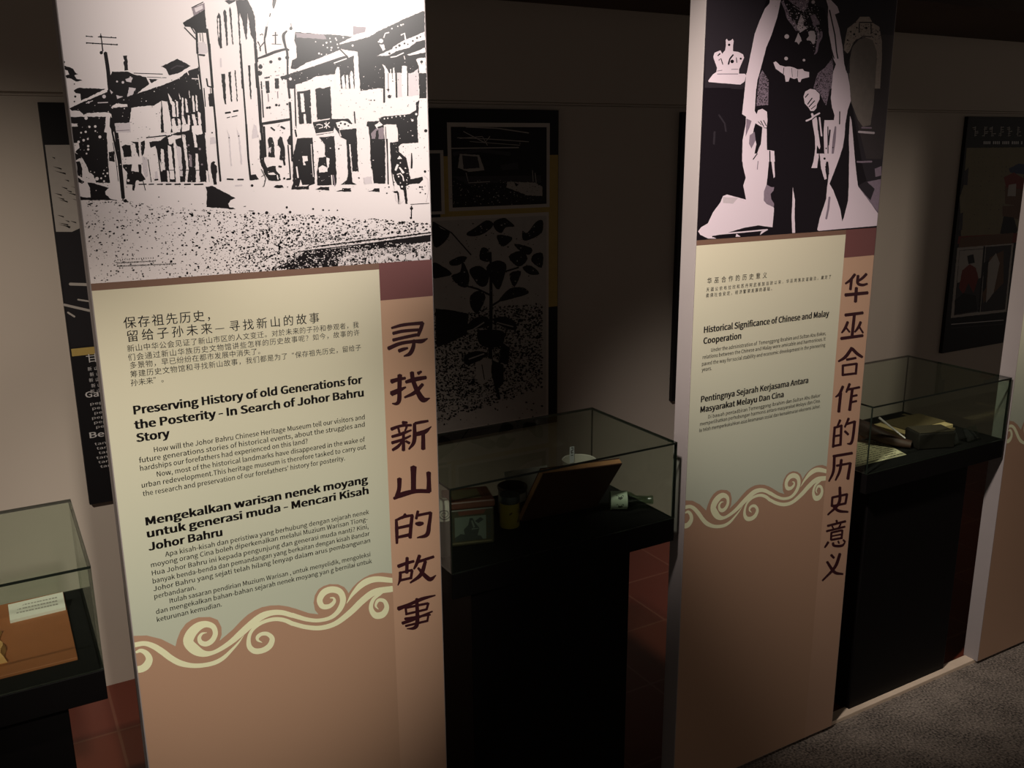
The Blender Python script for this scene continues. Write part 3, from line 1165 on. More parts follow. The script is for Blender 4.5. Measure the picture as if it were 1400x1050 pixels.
TITLE_B = """
@1110 360 4.375
ts:258 65 13 230 100 13 200 122 9
ts:236 98 13 230 158 13
ts:327 63 13 300 90 13 268 112 9
ts:276 72 13 274 118 14 302 130 13 332 122 10
ts:198 190 16 335 176 15
ts:266 145 15 260 232 15
*
ts:198 310 15 306 296 14
ts:254 305 14 240 436 14
ts:173 450 15 305 432 14
ts:215 350 13 198 388 13 178 416 8
ts:204 385 9 226 412 9
ts:292 350 13 278 382 13 256 412 8
ts:282 378 9 306 416 9
*
ts:240 505 15 200 560 15 158 587 9
ts:240 510 15 270 540 15 302 562 12
ts:206 577 11 264 566 11
tt:0
t11:185 612 268 600
t11:185 608 184 672
t11:268 598 262 664
t11:184 668 264 658
*
ts:186 735 13 165 780 13 141 800 7
ts:172 775 14 160 890 14
ts:226 720 13 205 772 9
ts:206 757 11 286 741 11
ts:242 750 13 225 880 14
ts:235 797 10 271 788 10
ts:231 832 10 268 823 10
@1100 570 4.375
*
t12:180 60 170 182
t11:180 64 222 52
t12:220 48 214 170
t10:176 116 218 108
t11:172 174 215 166
ts:213 18 12 196 56 9
ts:264 8 12 240 62 9
t11:246 45 300 27
ts:300 25 13 288 125 13 276 158 13 254 160 5
ts:240 85 12 262 106 11
*
t13:170 236 286 216
ts:178 236 13 172 325 13 145 386 8
t11:190 292 276 276
ts:274 274 13 258 372 15
ts:220 255 13 210 322 13 184 380 8
*
ts:211 420 13 205 515 14 138 586 8
t11:165 482 256 462
t11:166 480 162 536
t11:254 460 244 518
t11:164 534 246 517
ts:160 520 9 200 560 14 260 568 9
*
ts:190 618 11 196 638 9
t11:136 652 246 624
ts:164 652 8 172 668 8
ts:216 640 8 205 662 8
t10:130 684 242 656
t10:160 692 226 677
t10:160 690 158 737
t10:226 676 221 728
t8:160 713 222 702
t10:158 736 222 724
ts:142 748 12 120 782 8
ts:170 752 11 176 770 12 222 770 12 243 748 6
ts:200 742 9 206 757 8
ts:230 735 9 243 748 9
*
ts:158 825 13 176 844 11
ts:212 818 14 180 900 14 106 980 8
ts:134 866 12 178 928 15 230 940 9
""".replace('tt:0\n', '')


def board_rect(art, k, x0, x1, z0, z1):
    art.poly2(k, [(x0, z0), (x1, z0), (x1, z1), (x0, z1)])


def make_panel(x, label, photo, seed, photo_bottom=1.4555, cream_top=1.444, split=0.4885):
    p = empty('exhibition_stand', (x, 0, 0), label, 'display stand')
    bm = bmesh.new()
    add_box(bm, (0, 0, GAP_Z), (PW, 0.050, 2.60), 0, 0.0012)
    from_bm('board', bm, BOARD, p)
    w_, h_ = PW - 0.002, 2.595
    # brown print that covers the lower board
    a = Art(0, x, ['u'], seed)
    board_rect(a, 'u', 0.002, w_, GAP_Z + .002, 1.30)
    a.build('brown_print', [BASE], p)
    a = Art(0, x, ['p'], seed)
    a.lay = 40
    board_rect(a, 'p', split, w_, GAP_Z + .002, 1.386)
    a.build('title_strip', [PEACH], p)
    a = Art(0, x, ['c'], seed)
    a.lay = 60
    a.o = (150, 720, 2.979)
    crest = []
    for q in CREST:
        X, Z = plane_pt(*a.px(q), 0)
        crest.append((min(max(X - P1X, 0.002), split), Z))
    a.poly2('c', [(0.002, cream_top)] + crest + [(split, cream_top)])
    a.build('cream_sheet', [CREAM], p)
    a = Art(0, P1X, ['s'], seed)
    a.lay = 80
    a.draw(CURL)
    o = a.build('scroll_border', [SCROLL], p)
    # trim what the curls throw past the edge of the board
    bm = bmesh.new()
    bm.from_mesh(o.data)
    for co, no in (((0.0021, 0, 0), (-1, 0, 0)), ((split, 0, 0), (1, 0, 0))):
        g = list(bm.verts) + list(bm.edges) + list(bm.faces)
        bmesh.ops.bisect_plane(bm, geom=g, plane_co=co, plane_no=no, clear_outer=True)
    bm.to_mesh(o.data)
    bm.free()
    a = Art(0, x, ['b', 'q'], seed)
    a.lay = 120
    board_rect(a, 'b', 0.002, w_, cream_top, photo_bottom)
    board_rect(a, 'q', split, w_, 1.386, photo_bottom)
    a.build('header_band', [BAND, SQUARE], p)
    return p


def title(text, x0, parent, fat):
    """one brushed character after another, each a part of its own"""
    head = ''
    for ch in text.split('*\n'):
        a = Art(0, x0, ['t'], 3)
        a.lay = 100
        a.fat = fat
        a.draw(head + ch)
        head = [q for q in (head + ch).splitlines() if q.startswith('@')][-1] + '\n'
        a.build('title_character', [TITLE], parent)


# ---------- first panel: street photograph and the story of the museum
pan1 = make_panel(P1X, 'tall display panel at left, black-and-white street photograph above a long cream text sheet', 'street', 1)
pan1['group'] = 'free-standing display panels in front of the wall'
art = Art(0, P1X, ['w', 'k', 'g', 'm', 'd'], 11, 0.45)
board_rect(art, 'w', 0.002, PW - .002, 1.4555, 2.595)
R = random.Random(5)


def ground_top(x):
    pts = [(100, 272), (170, 274), (215, 281), (290, 287), (345, 291), (420, 293), (520, 300), (600, 306)]
    for (xa, ya), (xb, yb) in zip(pts, pts[1:]):
        if x <= xb:
            return ya + (yb - ya) * (x - xa) / (xb - xa)
    return 306


def ground_bottom(x):
    return 387 - (x - 123) * 30 / 466


# soft grey tone, then black flecks, denser toward the lower right
for _ in range(2600):
    x = R.uniform(112, 589)
    t, b = ground_top(x), ground_bottom(x)
    y = R.uniform(t, b)
    if x < 75 + (y) * 0.124 + 3:
        continue
    d = .35 + .5 * (x > 330)
    if R.random() < d:
        art.speck('g' if R.random() < .75 else 'm', x, y, R.uniform(.8, 2.2))
art.lay += 1
for _ in range(9000):
    x = R.uniform(112, 589)
    t, b = ground_top(x), ground_bottom(x)
    y = R.uniform(t, b)
    if x < 75 + y * 0.124 + 3:
        continue
    u = min(1, max(0, (x - 260) / 120))
    v = min(1, max(0, (y - t - 6) / 30))
    d = 0.10 + 0.55 * u * v + .08 * u
    if x > 400 and y < 325:
        d *= .6
    if abs(y - (304 - (x - 115) * .055)) < 1.3 and x < 330:
        d = .85
    if y < t + 5:
        d = max(d, .34)
    if R.random() < d:
        art.speck('k', x, y, R.uniform(.5, 1.35 + .6 * u * v))
art.lay += 1
art.draw(STREET)
# grit of the old print: stray flecks among the buildings
for _ in range(1500):
    x, y = R.uniform(95, 586), R.uniform(85, 262)
    if x < 75 + y * 0.124 + 3 or 272 < x < 345 or (x < 280 and y < 150 - (x - 100) * .3):
        continue
    art.speck('k' if R.random() < .6 else 'w', x, y, R.uniform(.3, 1.0))
art.lay += 1
# railway lines and the dark ballast beside them
art.draw("""
@340 250 5.385
k:420 500 660 480 1340 385 1340 430 860 500 700 522 660 530 655 625 380 650 200 620 340 560
w7:270 490 480 462 700 432 1342 352
k9:480 470 700 444 1342 366
w6:350 500 560 474 860 440 1342 376
k7:360 508 560 484 860 450 1342 384
""")
for _ in range(900):
    x, y = R.uniform(385, 588), R.uniform(332, 368)
    if y < ground_bottom(x) - 1 and y > 338 - (x - 420) * .115:
        art.speck('w', x, y, R.uniform(.5, 1.5))
for _ in range(130):
    x = R.uniform(468, 588)
    art.speck('w', x, 345 - (x - 468) * .06 + R.uniform(-2, 2), R.uniform(.8, 1.8))
art.lay += 1
art.draw("""
@340 250 5.385
ws:865 600 12 885 540 18 905 590 14 930 540 20 955 580 18 985 535 18
ws:985 560 22 1030 530 24 1075 560 18
wo:1125 550 24 1175 548 22 1130 478 11
ws:1195 520 18 1200 560 24 1240 555 16
ws:1255 510 18 1262 560 18 1300 560 18 1325 520 18
ws:690 590 6 730 540 8 800 560 6
""")
# caption of three lines, too small to read
cap = art
for i, (xa, xb, ya, yb) in enumerate(((320, 598, 566, 552), (320, 608, 590, 574), (322, 760, 613, 595))):
    cap.o = (100, 250, 5.385)
    n = int((xb - xa) / (7 if i else 17))
    for j in range(n):
        t = (j + .5) / n
        x, y = xa + (xb - xa) * t, ya + (yb - ya) * t
        hh = R.uniform(3, 6)
        cap.poly('k', [(x - 2.6, y - hh), (x + R.uniform(0, 2.6), y - hh), (x + 2, y + hh), (x - 2.4, y + hh)], False, 0)
art.build('street_photograph', [PAPER, INK, GREY, MID, DARK], pan1, 1.4555)

title(TITLE_A, P1X, pan1, 1.45)

YT = -0.0004
L = Lettering(YT)
rows(L, [('保存祖先历史，', 137, 214, 497, 190), ('留给子孙未来—寻找新山的故事', 148, 267, 886, 199)], 120, 370, 2.8, P1X, 0.0198, 0.004)
L.build('chinese_heading', TEXT, pan1)
L = Lettering(YT)
rows(L, [('新山中华公会见证了新山市区的人文变迁。对於未来的子孙和参观者，我', 150, 304, 1037, 221),
         ('们会通过新山华族历史文物馆讲些怎样的历史故事呢？如今，故事的许', 154, 339, 1040, 250),
         ('多景物，早已纷纷在都市发展中消失了。', 160, 373, 676, 317),
         ('筹建历史文物馆和寻找新山故事，我们都是为了“保存祖先历史，留给子', 163, 408, 1046, 303),
         ('孙未来”。', 164, 440, 308, 424)], 120, 370, 2.8, P1X, 0.0120)
L.build('chinese_text', TEXT, pan1)
L = Lettering(YT)
rows(L, [('Preserving History of old Generations for', 178, 548, 1050, 433),
         ('the Posterity - In Search of Johor Bahru', 181, 603, 1055, 484),
         ('Story', 189, 655, 313, 638)], 120, 370, 2.8, P1X, 0.0200, 0.046)
L.build('english_heading', TEXT, pan1)
L = Lettering(YT)
rows(L, [('How will the Johor Bahru Chinese Heritage Museum tell our visitors and', 254, 692, 1060, 571),
         ('future generations stories of historical events, about the struggles and', 197, 732, 1060, 600),
         ('hardships our forefathers had experienced on this land?', 201, 763, 842, 664),
         ('Now, most of the historical landmarks have disappeared in the wake of', 265, 787, 1061, 655),
         ('urban redevelopment.This heritage museum is therefore tasked to carry out', 207, 828, 1065, 685),
         ("the research and preservation of our forefathers' history for posterity.", 211, 859, 984, 730)],
     120, 370, 2.8, P1X, 0.0124, 0.010)
L.build('english_text', TEXT, pan1)
L = Lettering(YT)
rows(L, [('Mengekalkan warisan nenek moyang', 122, 231, 1043, 67),
         ('untuk generasi muda - Mencari Kisah', 128, 287, 1045, 108),
         ('Johor Bahru', 134, 341, 437, 283)], 160, 640, 3.043, P1X, 0.0200, 0.046)
L.build('malay_heading', TEXT, pan1)
L = Lettering(YT)
rows(L, [('Apa kisah-kisah dan peristiwa yang berhubung dengan sejarah nenek', 201, 368, 1048, 191),
         ('moyong orang Cina boleh diperkenalkan melalui Muzium Warisan Tiong-', 142, 412, 1042, 221),
         ('Hua Johor Bahru ini kepada pengunjung dan generasi muda nanti? Kini,', 146, 445, 1046, 252),
         ('banyak benda-benda dan pemandangan yang berkaitan dengan kisah Bandar', 149, 477, 1051, 282),
         ('Johor Bahru yang sejati telah hilang lenyap dalam arus pembangunan', 152, 508, 1053, 312),
         ('perbandaran.', 156, 543, 327, 505),
         ('Itulah sasaran pendirian Muzium Warisan , untuk menyelidik, mengoleksi', 220, 559, 1054, 368),
         ('dan mengekalkan bahan-bahan sejarah nenek moyang yan g bernilai untuk', 163, 607, 1060, 394),
         ('keturunan kemudian.', 167, 639, 436, 575)], 160, 640, 3.043, P1X, 0.0124, 0.010)
L.build('malay_text', TEXT, pan1)

# ---------- second panel: portrait in robes
pan2 = make_panel(P2X, 'tall display panel right of centre, portrait photograph of a robed figure above a cream sheet', 'portrait', 2, split=0.484)
pan2['group'] = 'free-standing display panels in front of the wall'
PINK = mat('pale_portrait', (236, 216, 226), 0.28, 0.22, vary=0.0)
PK = mat('portrait_black', (26, 20, 26), 0.28, 0.22, vary=0.0)
PD = mat('portrait_dark', (48, 42, 48), 0.28, 0.22, vary=0.0)
PN = mat('portrait_dim', (66, 58, 60), 0.28, 0.22, vary=0.12, scale=60)
PM = mat('portrait_mid', (142, 124, 138), 0.28, 0.22, vary=0.2, scale=120)
PG = mat('portrait_light', (206, 190, 196), 0.28, 0.22, vary=0.1, scale=120)
PC = mat('portrait_carving', (176, 160, 150), 0.28, 0.22, vary=0.3, scale=160)
PE = mat('portrait_chair', (128, 117, 110), 0.28, 0.22, vary=0.2, scale=60)
art = Art(0, P2X, ['k', 'w', 'd', 'n', 'm', 'g', 'c', 'e', 'b'], 21, 0.12)
board_rect(art, 'k', 0.002, PW - .002, 1.4555, 2.595)
art.draw(PORTRAIT)


def in_poly(x, y, P):
    c = False
    j = len(P) - 1
    for i in range(len(P)):
        if (P[i][1] > y) != (P[j][1] > y) and x < (P[j][0] - P[i][0]) * (y - P[i][1]) / (P[j][1] - P[i][1]) + P[i][0]:
            c = not c
        j = i
    return c


# embroidered sleeves: black flecks on the pale braid
for (o, P, n) in (((945, 100), [(845, 0), (890, 20), (926, 92), (920, 382), (778, 392), (800, 152), (820, 62)], 170),
                  ((945, 0), [(820, 900), (850, 840), (926, 962), (915, 1060), (800, 1060)], 40),
                  ((1070, 100), [(420, 0), (592, 0), (580, 102), (540, 302), (520, 392), (480, 322), (440, 232), (370, 172), (400, 62)], 190),
                  ((1090, 0), [(195, 1060), (250, 872), (330, 812), (415, 700), (432, 762), (408, 1060)], 110)):
    for _ in range(n * 2):
        x, y = R.uniform(min(q[0] for q in P), max(q[0] for q in P)), R.uniform(min(q[1] for q in P), max(q[1] for q in P))
        if in_poly(x, y, P):
            art.speck('k', o[0] + x / 8.75, o[1] + y / 8.75, R.uniform(.5, 1.0))
for (k_, o, P, n) in (('g', (1090, 0), [(90, 20), (250, 60), (300, 400), (210, 640), (130, 480), (70, 200)], 70),
                      ('w', (945, 0), [(1090, 0), (1400, 0), (1400, 330), (1270, 390), (1160, 230)], 90),
                      ('k', (945, 0), [(1090, 0), (1400, 0), (1400, 330), (1270, 390), (1160, 230)], 110),
                      ('d', (1090, 0), [(560, 540), (600, 340), (700, 260), (900, 270), (980, 320), (1010, 500), (960, 560), (880, 440), (700, 460), (600, 620)], 120)):
    for _ in range(n * 2):
        x, y = R.uniform(min(q[0] for q in P), max(q[0] for q in P)), R.uniform(min(q[1] for q in P), max(q[1] for q in P))
        if in_poly(x, y, P):
            art.speck(k_, o[0] + x / 8.75, o[1] + y / 8.75, R.uniform(.4, 1.1))
art.lay += 1
art.build('portrait_photograph', [PK, PINK, PD, PN, PM, PG, PC, PE, PM], pan2, 1.4555)
title(TITLE_B, P2X, pan2, 1.32)
L = Lettering(YT)
rows(L, [('华巫合作的历史意义', 116, 192, 320, 175)], 920, 310, 2.5, P2X, 0.0145, 0.006)
L.build('chinese_heading', TEXT, pan2)
L = Lettering(YT)
rows(L, [('天猛公依布拉欣和苏丹阿武峇加当政以来，华巫两族友谊融洽，奠定了', 113, 221, 540, 176),
         ('柔佛社会安定，经济繁荣发展的基础。', 112, 242, 344, 215)], 920, 310, 2.5, P2X, 0.0098)
L.build('chinese_text', TEXT, pan2)
L = Lettering(YT)
rows(L, [('Historical Significance of Chinese and Malay', 106, 362, 532, 306),
         ('Cooperation', 104, 400, 232, 383)], 920, 310, 2.5, P2X, 0.0200, 0.040)
L.build('english_heading', TEXT, pan2)
L = Lettering(YT)
rows(L, [('Under the administration of  Temenggong Ibrahim and Sultan Abu Bakar,', 130, 427, 522, 370),
         ('relations between the Chinese and Malay were amicable and harmonious. It', 101, 452, 521, 389),
         ('paved the way for social stability and economic development in the pioneering', 99, 474, 520, 410),
         ('years.', 98, 495, 132, 489)], 920, 310, 2.5, P2X, 0.0122, 0.006)
L.build('english_text', TEXT, pan2)
L = Lettering(YT)
rows(L, [('Pentingnya Sejarah Kerjasama Antara', 96, 597, 461, 536),
         ('Masyarakat Melayu Dan Cina', 94, 632, 377, 585)], 920, 310, 2.5, P2X, 0.0200, 0.040)
L.build('malay_heading', TEXT, pan2)
L = Lettering(YT)
rows(L, [('Di bawah pentadbiran Temenggong Ibrahim dan Sultan Abu Bakar', 120, 655, 503, 582),
         ('memperlihatkan perhubungan harmonis antara masyarakat Melayu dan Cina.', 92, 678, 503, 602),
         ('Ia telah memperkukuhkan asas keamanan sosial dan kemakmuran ekonomi Johor.', 90, 699, 503, 621)],
     920, 310, 2.5, P2X, 0.0122, 0.006)
L.build('malay_text', TEXT, pan2)

# ---------- third panel, cut by the right edge of the picture
pan3 = make_panel(P3X, 'tall display panel cut off by the right edge, only its scrolled border showing', 'plain', 3)
pan3['group'] = 'free-standing display panels in front of the wall'
art = Art(0, P3X, ['k'], 31)
board_rect(art, 'k', 0.002, PW - .002, 1.4555, 2.595)
art.build('photograph', [PK], pan3)

# ================================================================== WALL POSTERS (behind the panels)
PZ0, PZ1, PY = 0.625, 1.787, WALL_Y - 0.020
FR = mat('poster_black', (20, 18, 20), 0.55, 0.3, vary=0.0)
YEL = mat('poster_yellow', (176, 150, 84), 0.6, 0.3, vary=0.15, scale=40)
PGR = mat('poster_grey', (168, 160, 152), 0.6, 0.3, vary=0.1, scale=30)
PLT = mat('poster_pale', (190, 180, 170), 0.6, 0.3, vary=0.05)
PIK = mat('poster_ink', (28, 25, 28), 0.6, 0.3, vary=0.0)
PDG = mat('poster_dark', (58, 54, 58), 0.6, 0.3, vary=0.1)
PTX = mat('poster_lettering', (200, 196, 194), 0.6, 0.3, vary=0.0)
RED = mat('poster_red', (120, 48, 42), 0.6, 0.3, vary=0.1)
BRN = mat('poster_brown', (104, 76, 58), 0.6, 0.3, vary=0.1)
BLU = mat('poster_blue', (52, 60, 86), 0.6, 0.3, vary=0.1)
SAG = mat('poster_parchment', (128, 118, 92), 0.6, 0.3, vary=0.12, scale=18)


def poster(x0, x1, label):
    p = empty('wall_poster', (x0, PY, 0), label, 'poster', 'posters hung on the back wall')
    box('backing_board', (0, 0, PZ0), (x1 - x0, 0.0195, PZ1), FR, p, 0.001)
    return p


KEY = ['k', 'y', 'g', 'w', 'i', 'd', 't', 'r', 'n', 'u', 'a']
PM_ = [FR, YEL, PGR, PLT, PIK, PDG, PTX, RED, BRN, BLU, SAG]

# poster A, a strip of it left of the first panel
XA = 0.187
pa = poster(XA, 1.010, 'dark wall poster showing as a strip left of the left display panel')
a = Art(PY, XA, KEY, 41, 0.3)
a.poly2('g', [(0.004, 1.43), (0.81, 1.43), (0.81, 1.675), (0.004, 1.675)])
for _ in range(420):
    x, z = R.uniform(0.01, 0.8), R.uniform(1.43, 1.67)
    n = R.uniform(.008, .035)
    a.poly2('d', [(x, z), (x + n, z - n * .25), (x + n, z - n * .25 - .004)], False)
a.lay += 1
a.poly2('i', [(0.004, 1.11), (0.81, 1.11), (0.81, 1.44)] + [(0.81 - i * .0403, 1.445 + R.uniform(-.012, .012)) for i in range(1, 20)] + [(0.004, 1.44)])
a.draw("""
@40 190 3.62
g14:200 718 330 722
g12:170 820 300 850
g8:240 795 330 808
g9:190 858 225 880
""")
a.poly2('y', [(0.004, 1.083), (0.81, 1.083), (0.81, 1.105), (0.004, 1.105)])
a.build('printed_picture', PM_, pa)



def block(name, lines):
    T = Lettering(-0.0006)
    for a in lines:
        T.line(*a)
    T.build(name, PTX, pa)


block('poster_title', [('甘蜜', 0.040, 0.108, 1.062, 0.026)])
block('chinese_text', [('新山的历史人物故事', 0.040 + (i % 2) * .004, 0.19, 1.036 - i * .017, 0.012) for i in range(5)])
block('english_heading', [('Gambier', 0.026, 0.150, 0.956, 0.024, 0.02)])
block('english_text', [('pepper and gambier farms of old Johor', 0.036 + (i % 3) * .004, 0.42, 0.932 - i * .0145, 0.011) for i in range(6)])
block('malay_heading', [('Beratus', 0.024, 0.150, 0.832, 0.024, 0.02)])
block('malay_text', [('tanaman di Johor pada masa dahulu', 0.034 + (i % 3) * .004, 0.40, 0.808 - i * .0145, 0.011) for i in range(6)])

# poster B: hut photograph above a tall plant
XB = 1.034
pb = poster(XB, 1.857, 'dark wall poster with a leafy plant print, right of the left panel')
a = Art(PY, XB, KEY, 42, 0.3)
a.poly2('y', [(0.004, 1.08), (0.821, 1.08), (0.821, 1.632), (0.004, 1.632)])
a.poly2('k', [(0.02, 1.41), (0.345, 1.41), (0.345, 1.665), (0.02, 1.665)])
a.poly2('w', [(0.02, 1.44), (0.362, 1.44), (0.362, 1.652), (0.02, 1.652)])
a.poly2('d', [(0.03, 1.45), (0.350, 1.45), (0.350, 1.642), (0.03, 1.642)])
a.poly2('w', [(0.378, 1.448), (0.785, 1.448), (0.785, 1.742), (0.378, 1.742)])
a.poly2('i', [(0.392, 1.460), (0.772, 1.460), (0.772, 1.728), (0.392, 1.728)])
a.poly2('w', [(0.02, 0.655), (0.782, 0.655), (0.782, 1.430), (0.02, 1.430)])
a.poly2('g', [(0.026, 0.664), (0.772, 0.664), (0.772, 1.418), (0.026, 1.418)])
a.draw("""
@560 130 5.833
g8:450 255 700 265 950 302
g6:380 340 620 350 950 372
g7:430 290 600 380 640 330
g6:400 345 580 330 620 400
g5:480 370 880 400 880 380
g9:330 425 870 418
d30:350 470 560 440 800 470
g:400 470 555 478 598 600 470 612 385 580
d:420 480 540 490 560 580 430 590
d:720 560 860 535 870 590 740 600
g:790 645 920 650 1058 730 1058 805 940 800 770 735
k:830 690 850 730 870 715
d:340 650 1050 640 1050 700 760 690 480 720
g6:450 620 470 700 640 690
g5:980 600 985 690
g5:1000 620 1010 700
""")
for _ in range(260):
    x, y = R.uniform(616, 740), R.uniform(246, 280)
    a.speck('g' if R.random() < .5 else 'd', x, y, R.uniform(.4, 1.3))
a.lay += 1
# ground below the plant
for _ in range(6800):
    zx, zy = R.uniform(25, 530), R.uniform(455, 1020)
    edge = 1010 - (zx - 45) * .34
    top = 500 if zx < 220 else 470 - (zx - 300) * .06
    if zy < top:
        continue
    d = .80 if zy < edge - 60 else (.55 if zy < edge else .03)
    if zx < 220 and zy < 640:
        d = .9
    if R.random() < d:
        a.speck('i', 585 + zx / 3.389, 280 + zy / 3.389, R.uniform(.7, 2.1))
a.lay += 1
a.draw("""
@585 280 3.389
i:35 480 120 490 190 505 180 600 100 640 40 660
ip:180 130 220 105 270 72 302 85 290 112 240 142 190 145
ip:305 80 350 60 377 75 402 100 360 105 340 132 310 112
ip:320 140 390 150 372 180 340 192
ip:22 80 60 110 102 130 70 180 28 192
ip:100 262 150 238 182 245 150 276 110 282
ip:160 260 192 330 180 382 140 372 108 330 150 310
ip:22 270 60 280 112 320 60 336 22 336
ip:193 300 240 283 282 320 272 372 240 377 208 340
ip:248 200 280 208 287 262 240 252
ip:270 290 320 258 362 275 357 320 330 392 300 362
ip:373 240 430 213 462 250 420 287
ip:438 290 480 283 517 320 470 322
ip:438 120 460 130 500 80 532 73 527 130 470 162 440 162
ip:400 180 480 200 470 232 430 217
ip:490 230 532 225 527 292 480 262
ip:378 320 432 308 400 382
ip:328 442 380 388 440 383 467 410 400 432 340 447
ip:198 420 240 398 267 430 230 502 198 472
ip:168 582 210 528 272 518 282 562 200 577
ip:300 530 350 518 402 540 407 582 340 562
ip:230 590 280 578 352 590 342 652 280 662 238 642
ip:168 702 220 678 282 690 240 722 178 742
i6:25 80 110 130 200 232
is:290 220 10 292 360 14 292 520 16 290 700 18 330 900 14
i9:292 420 230 390 160 370
i9:292 470 340 440
i8:290 330 420 290
g6:190 590 260 545
g5:320 545 395 565
g6:190 715 260 690
g:222 742 258 708 297 715 292 800 250 837 222 802
i4:250 740 262 810
k:340 640 380 660 370 740 330 730
i:300 720 350 740 350 830 310 860
""")
for _ in range(260):
    zx, zy = R.uniform(60, 520), R.uniform(80, 450)
    a.speck('g' if R.random() < .5 else 'i', 585 + zx / 3.389, 280 + zy / 3.389, R.uniform(.4, 1.5))
a.build('printed_picture', PM_, pb)

# poster D: behind the second panel
XD = 2.425
pd_ = poster(XD, 3.248, 'dark wall poster almost hidden behind the portrait panel, a thin black sliver')

# poster C: right
XC = 4.184
pc = poster(XC, 5.007, 'dark wall poster at far right above the case, with red-robed ancestor pictures')
a = Art(PY, XC, KEY, 44, 0.2)
a.draw("""
@1290 150 5.836
a:185 305 660 300 600 1000 140 1010 130 700 160 600
u:520 470 600 430 700 440 700 520 580 510 530 500
n:490 610 600 580 660 590 650 780 490 750
r:480 540 560 500 660 560 650 640 500 620
g:520 600 580 590 575 690 510 690
n:470 770 640 760 620 880 470 850
i:480 850 560 860 590 960 570 1000 450 990
d:160 500 200 460 190 600 160 600
d:130 830 155 820 150 960 120 960
r:120 1010 600 985 600 1060 110 1070
@1180 140 2.917
n:390 540 600 520 590 580 380 580
g:376 580 600 562 572 835 350 860
d:384 590 482 582 458 835 362 850
d:490 576 592 568 566 826 468 836
g:385 592 480 585 470 700 375 720
i:415 612 440 605 445 640 420 645
r:395 670 425 645 450 660 460 700 440 760 420 720 400 765 382 740
i:365 790 400 760 450 770 455 830 365 845
m:0
k8:484 575 462 835
n:505 620 560 590 560 720 480 800 475 760
g:500 640 530 600 545 640 520 760 490 800
i:480 640 500 630 490 740 478 760
t3:352 885 560 868
d4:352 900 560 884
""".replace('m:0\n', ''))
# brushed title, only half legible in the dark, and columns of faint writing
for j, zx in enumerate((255, 330, 390, 460, 525, 595)):
    for q in range(5):
        x0, y0 = zx + R.uniform(-14, 14), 140 + q * 16 + R.uniform(-4, 4)
        a.o = (1290, 150, 5.836)
        a.stroke('g', [(x0 - 10, y0 + 3, 5), (x0 + R.uniform(4, 14), y0, 6)], False, False)
    a.stroke('g', [(zx, 135, 6), (zx - 5, 212, 5)], False, False)
a.lay += 1
for j in range(22):
    zx = 305 + j * 15
    a.poly('t' if j % 5 else 'k', [(zx, 252), (zx + 9, 252), (zx + 8, 275), (zx - 1, 275)], False, 0)
for j in range(9):
    for q in range(16):
        if R.random() < .5:
            a.speck('d', 1290 + (250 + j * 32 - q * 3) / 5.836, 150 + (380 + q * 38) / 5.836, .8)
a.build('printed_picture', PM_, pc)

# ================================================================== DISPLAY CASES
BLK = mat('black_laminate', (12, 10, 10), 0.5, 0.10, vary=0.1)
BLK2 = mat('black_felt', (20, 19, 18), 0.8, 0.2, vary=0.1, scale=60)
EDGE = mat('glass_edge', (20, 26, 20), 0.35, 0.5, vary=0.0)
SEAM = mat('tray_nosing', (90, 84, 78), 0.4, 0.5, vary=0.0)
GL = glass_mat()


def pane(p, lo, hi, thin):
    """clear sheet; its four narrow sides show the dark cut edge"""
    bm = bmesh.new()
    add_box(bm, lo, hi)
    bm.normal_update()
    for f in bm.faces:
        f.material_index = 0 if abs(f.normal[thin]) > .5 else 1
    return from_bm('glass_pane', bm, [GL, EDGE], p)


def make_case(x0, x1, y1, zt, ztop, label, px0, px1):
    c = empty('display_case', ((x0 + x1) / 2, y1 / 2, 0), label, 'display case', 'glass-topped display cases between the panels')
    cx, cy = (x0 + x1) / 2, y1 / 2
    hw, hd = (x1 - x0) / 2, y1 / 2
    bm = bmesh.new()
    add_box(bm, (-hw, -hd, zt - .058), (hw, hd, zt - .0005), 0, 0.0015)
    from_bm('tray', bm, BLK, c)
    box('display_floor', (-hw + .006, -hd + .006, zt - .0005), (hw - .006, hd - .006, zt), BLK2, c)
    bm = bmesh.new()
    add_box(bm, (px0 - cx, -hd + .03, 0.0045), (px1 - cx, hd - .03, zt - .0585), 0, 0.002)
    from_bm('pedestal', bm, BLK, c)
    t = .005
    pane(c, (-hw, -hd, zt), (hw, -hd + t, ztop - t), 1)
    pane(c, (-hw, hd - t, zt), (hw, hd, ztop - t), 1)
    pane(c, (-hw, -hd + t, zt), (-hw + t, hd - t, ztop - t), 0)
    pane(c, (hw - t, -hd + t, zt), (hw, hd - t, ztop - t), 0)
    pane(c, (-hw, -hd, ztop - t), (hw, hd, ztop), 2)
    return c


ZL, ZM, ZR = 0.7876, 0.7975, 0.7800
make_case(-0.510, 0.0925, 0.355, ZL, 0.983, 'glass-topped black case at the left edge, holding a brown board with a white card', -0.41, 0.030)
make_case(0.7645, 1.3570, 0.350, ZM, 0.9885, 'glass-topped black case in the middle, holding old tins and a glass bottle', 0.824, 1.250)
make_case(2.0350, 2.6525, 0.366, ZR, 0.975, 'glass-topped black case at right, holding a manuscript sheet and dark ledgers', 2.090, 2.535)

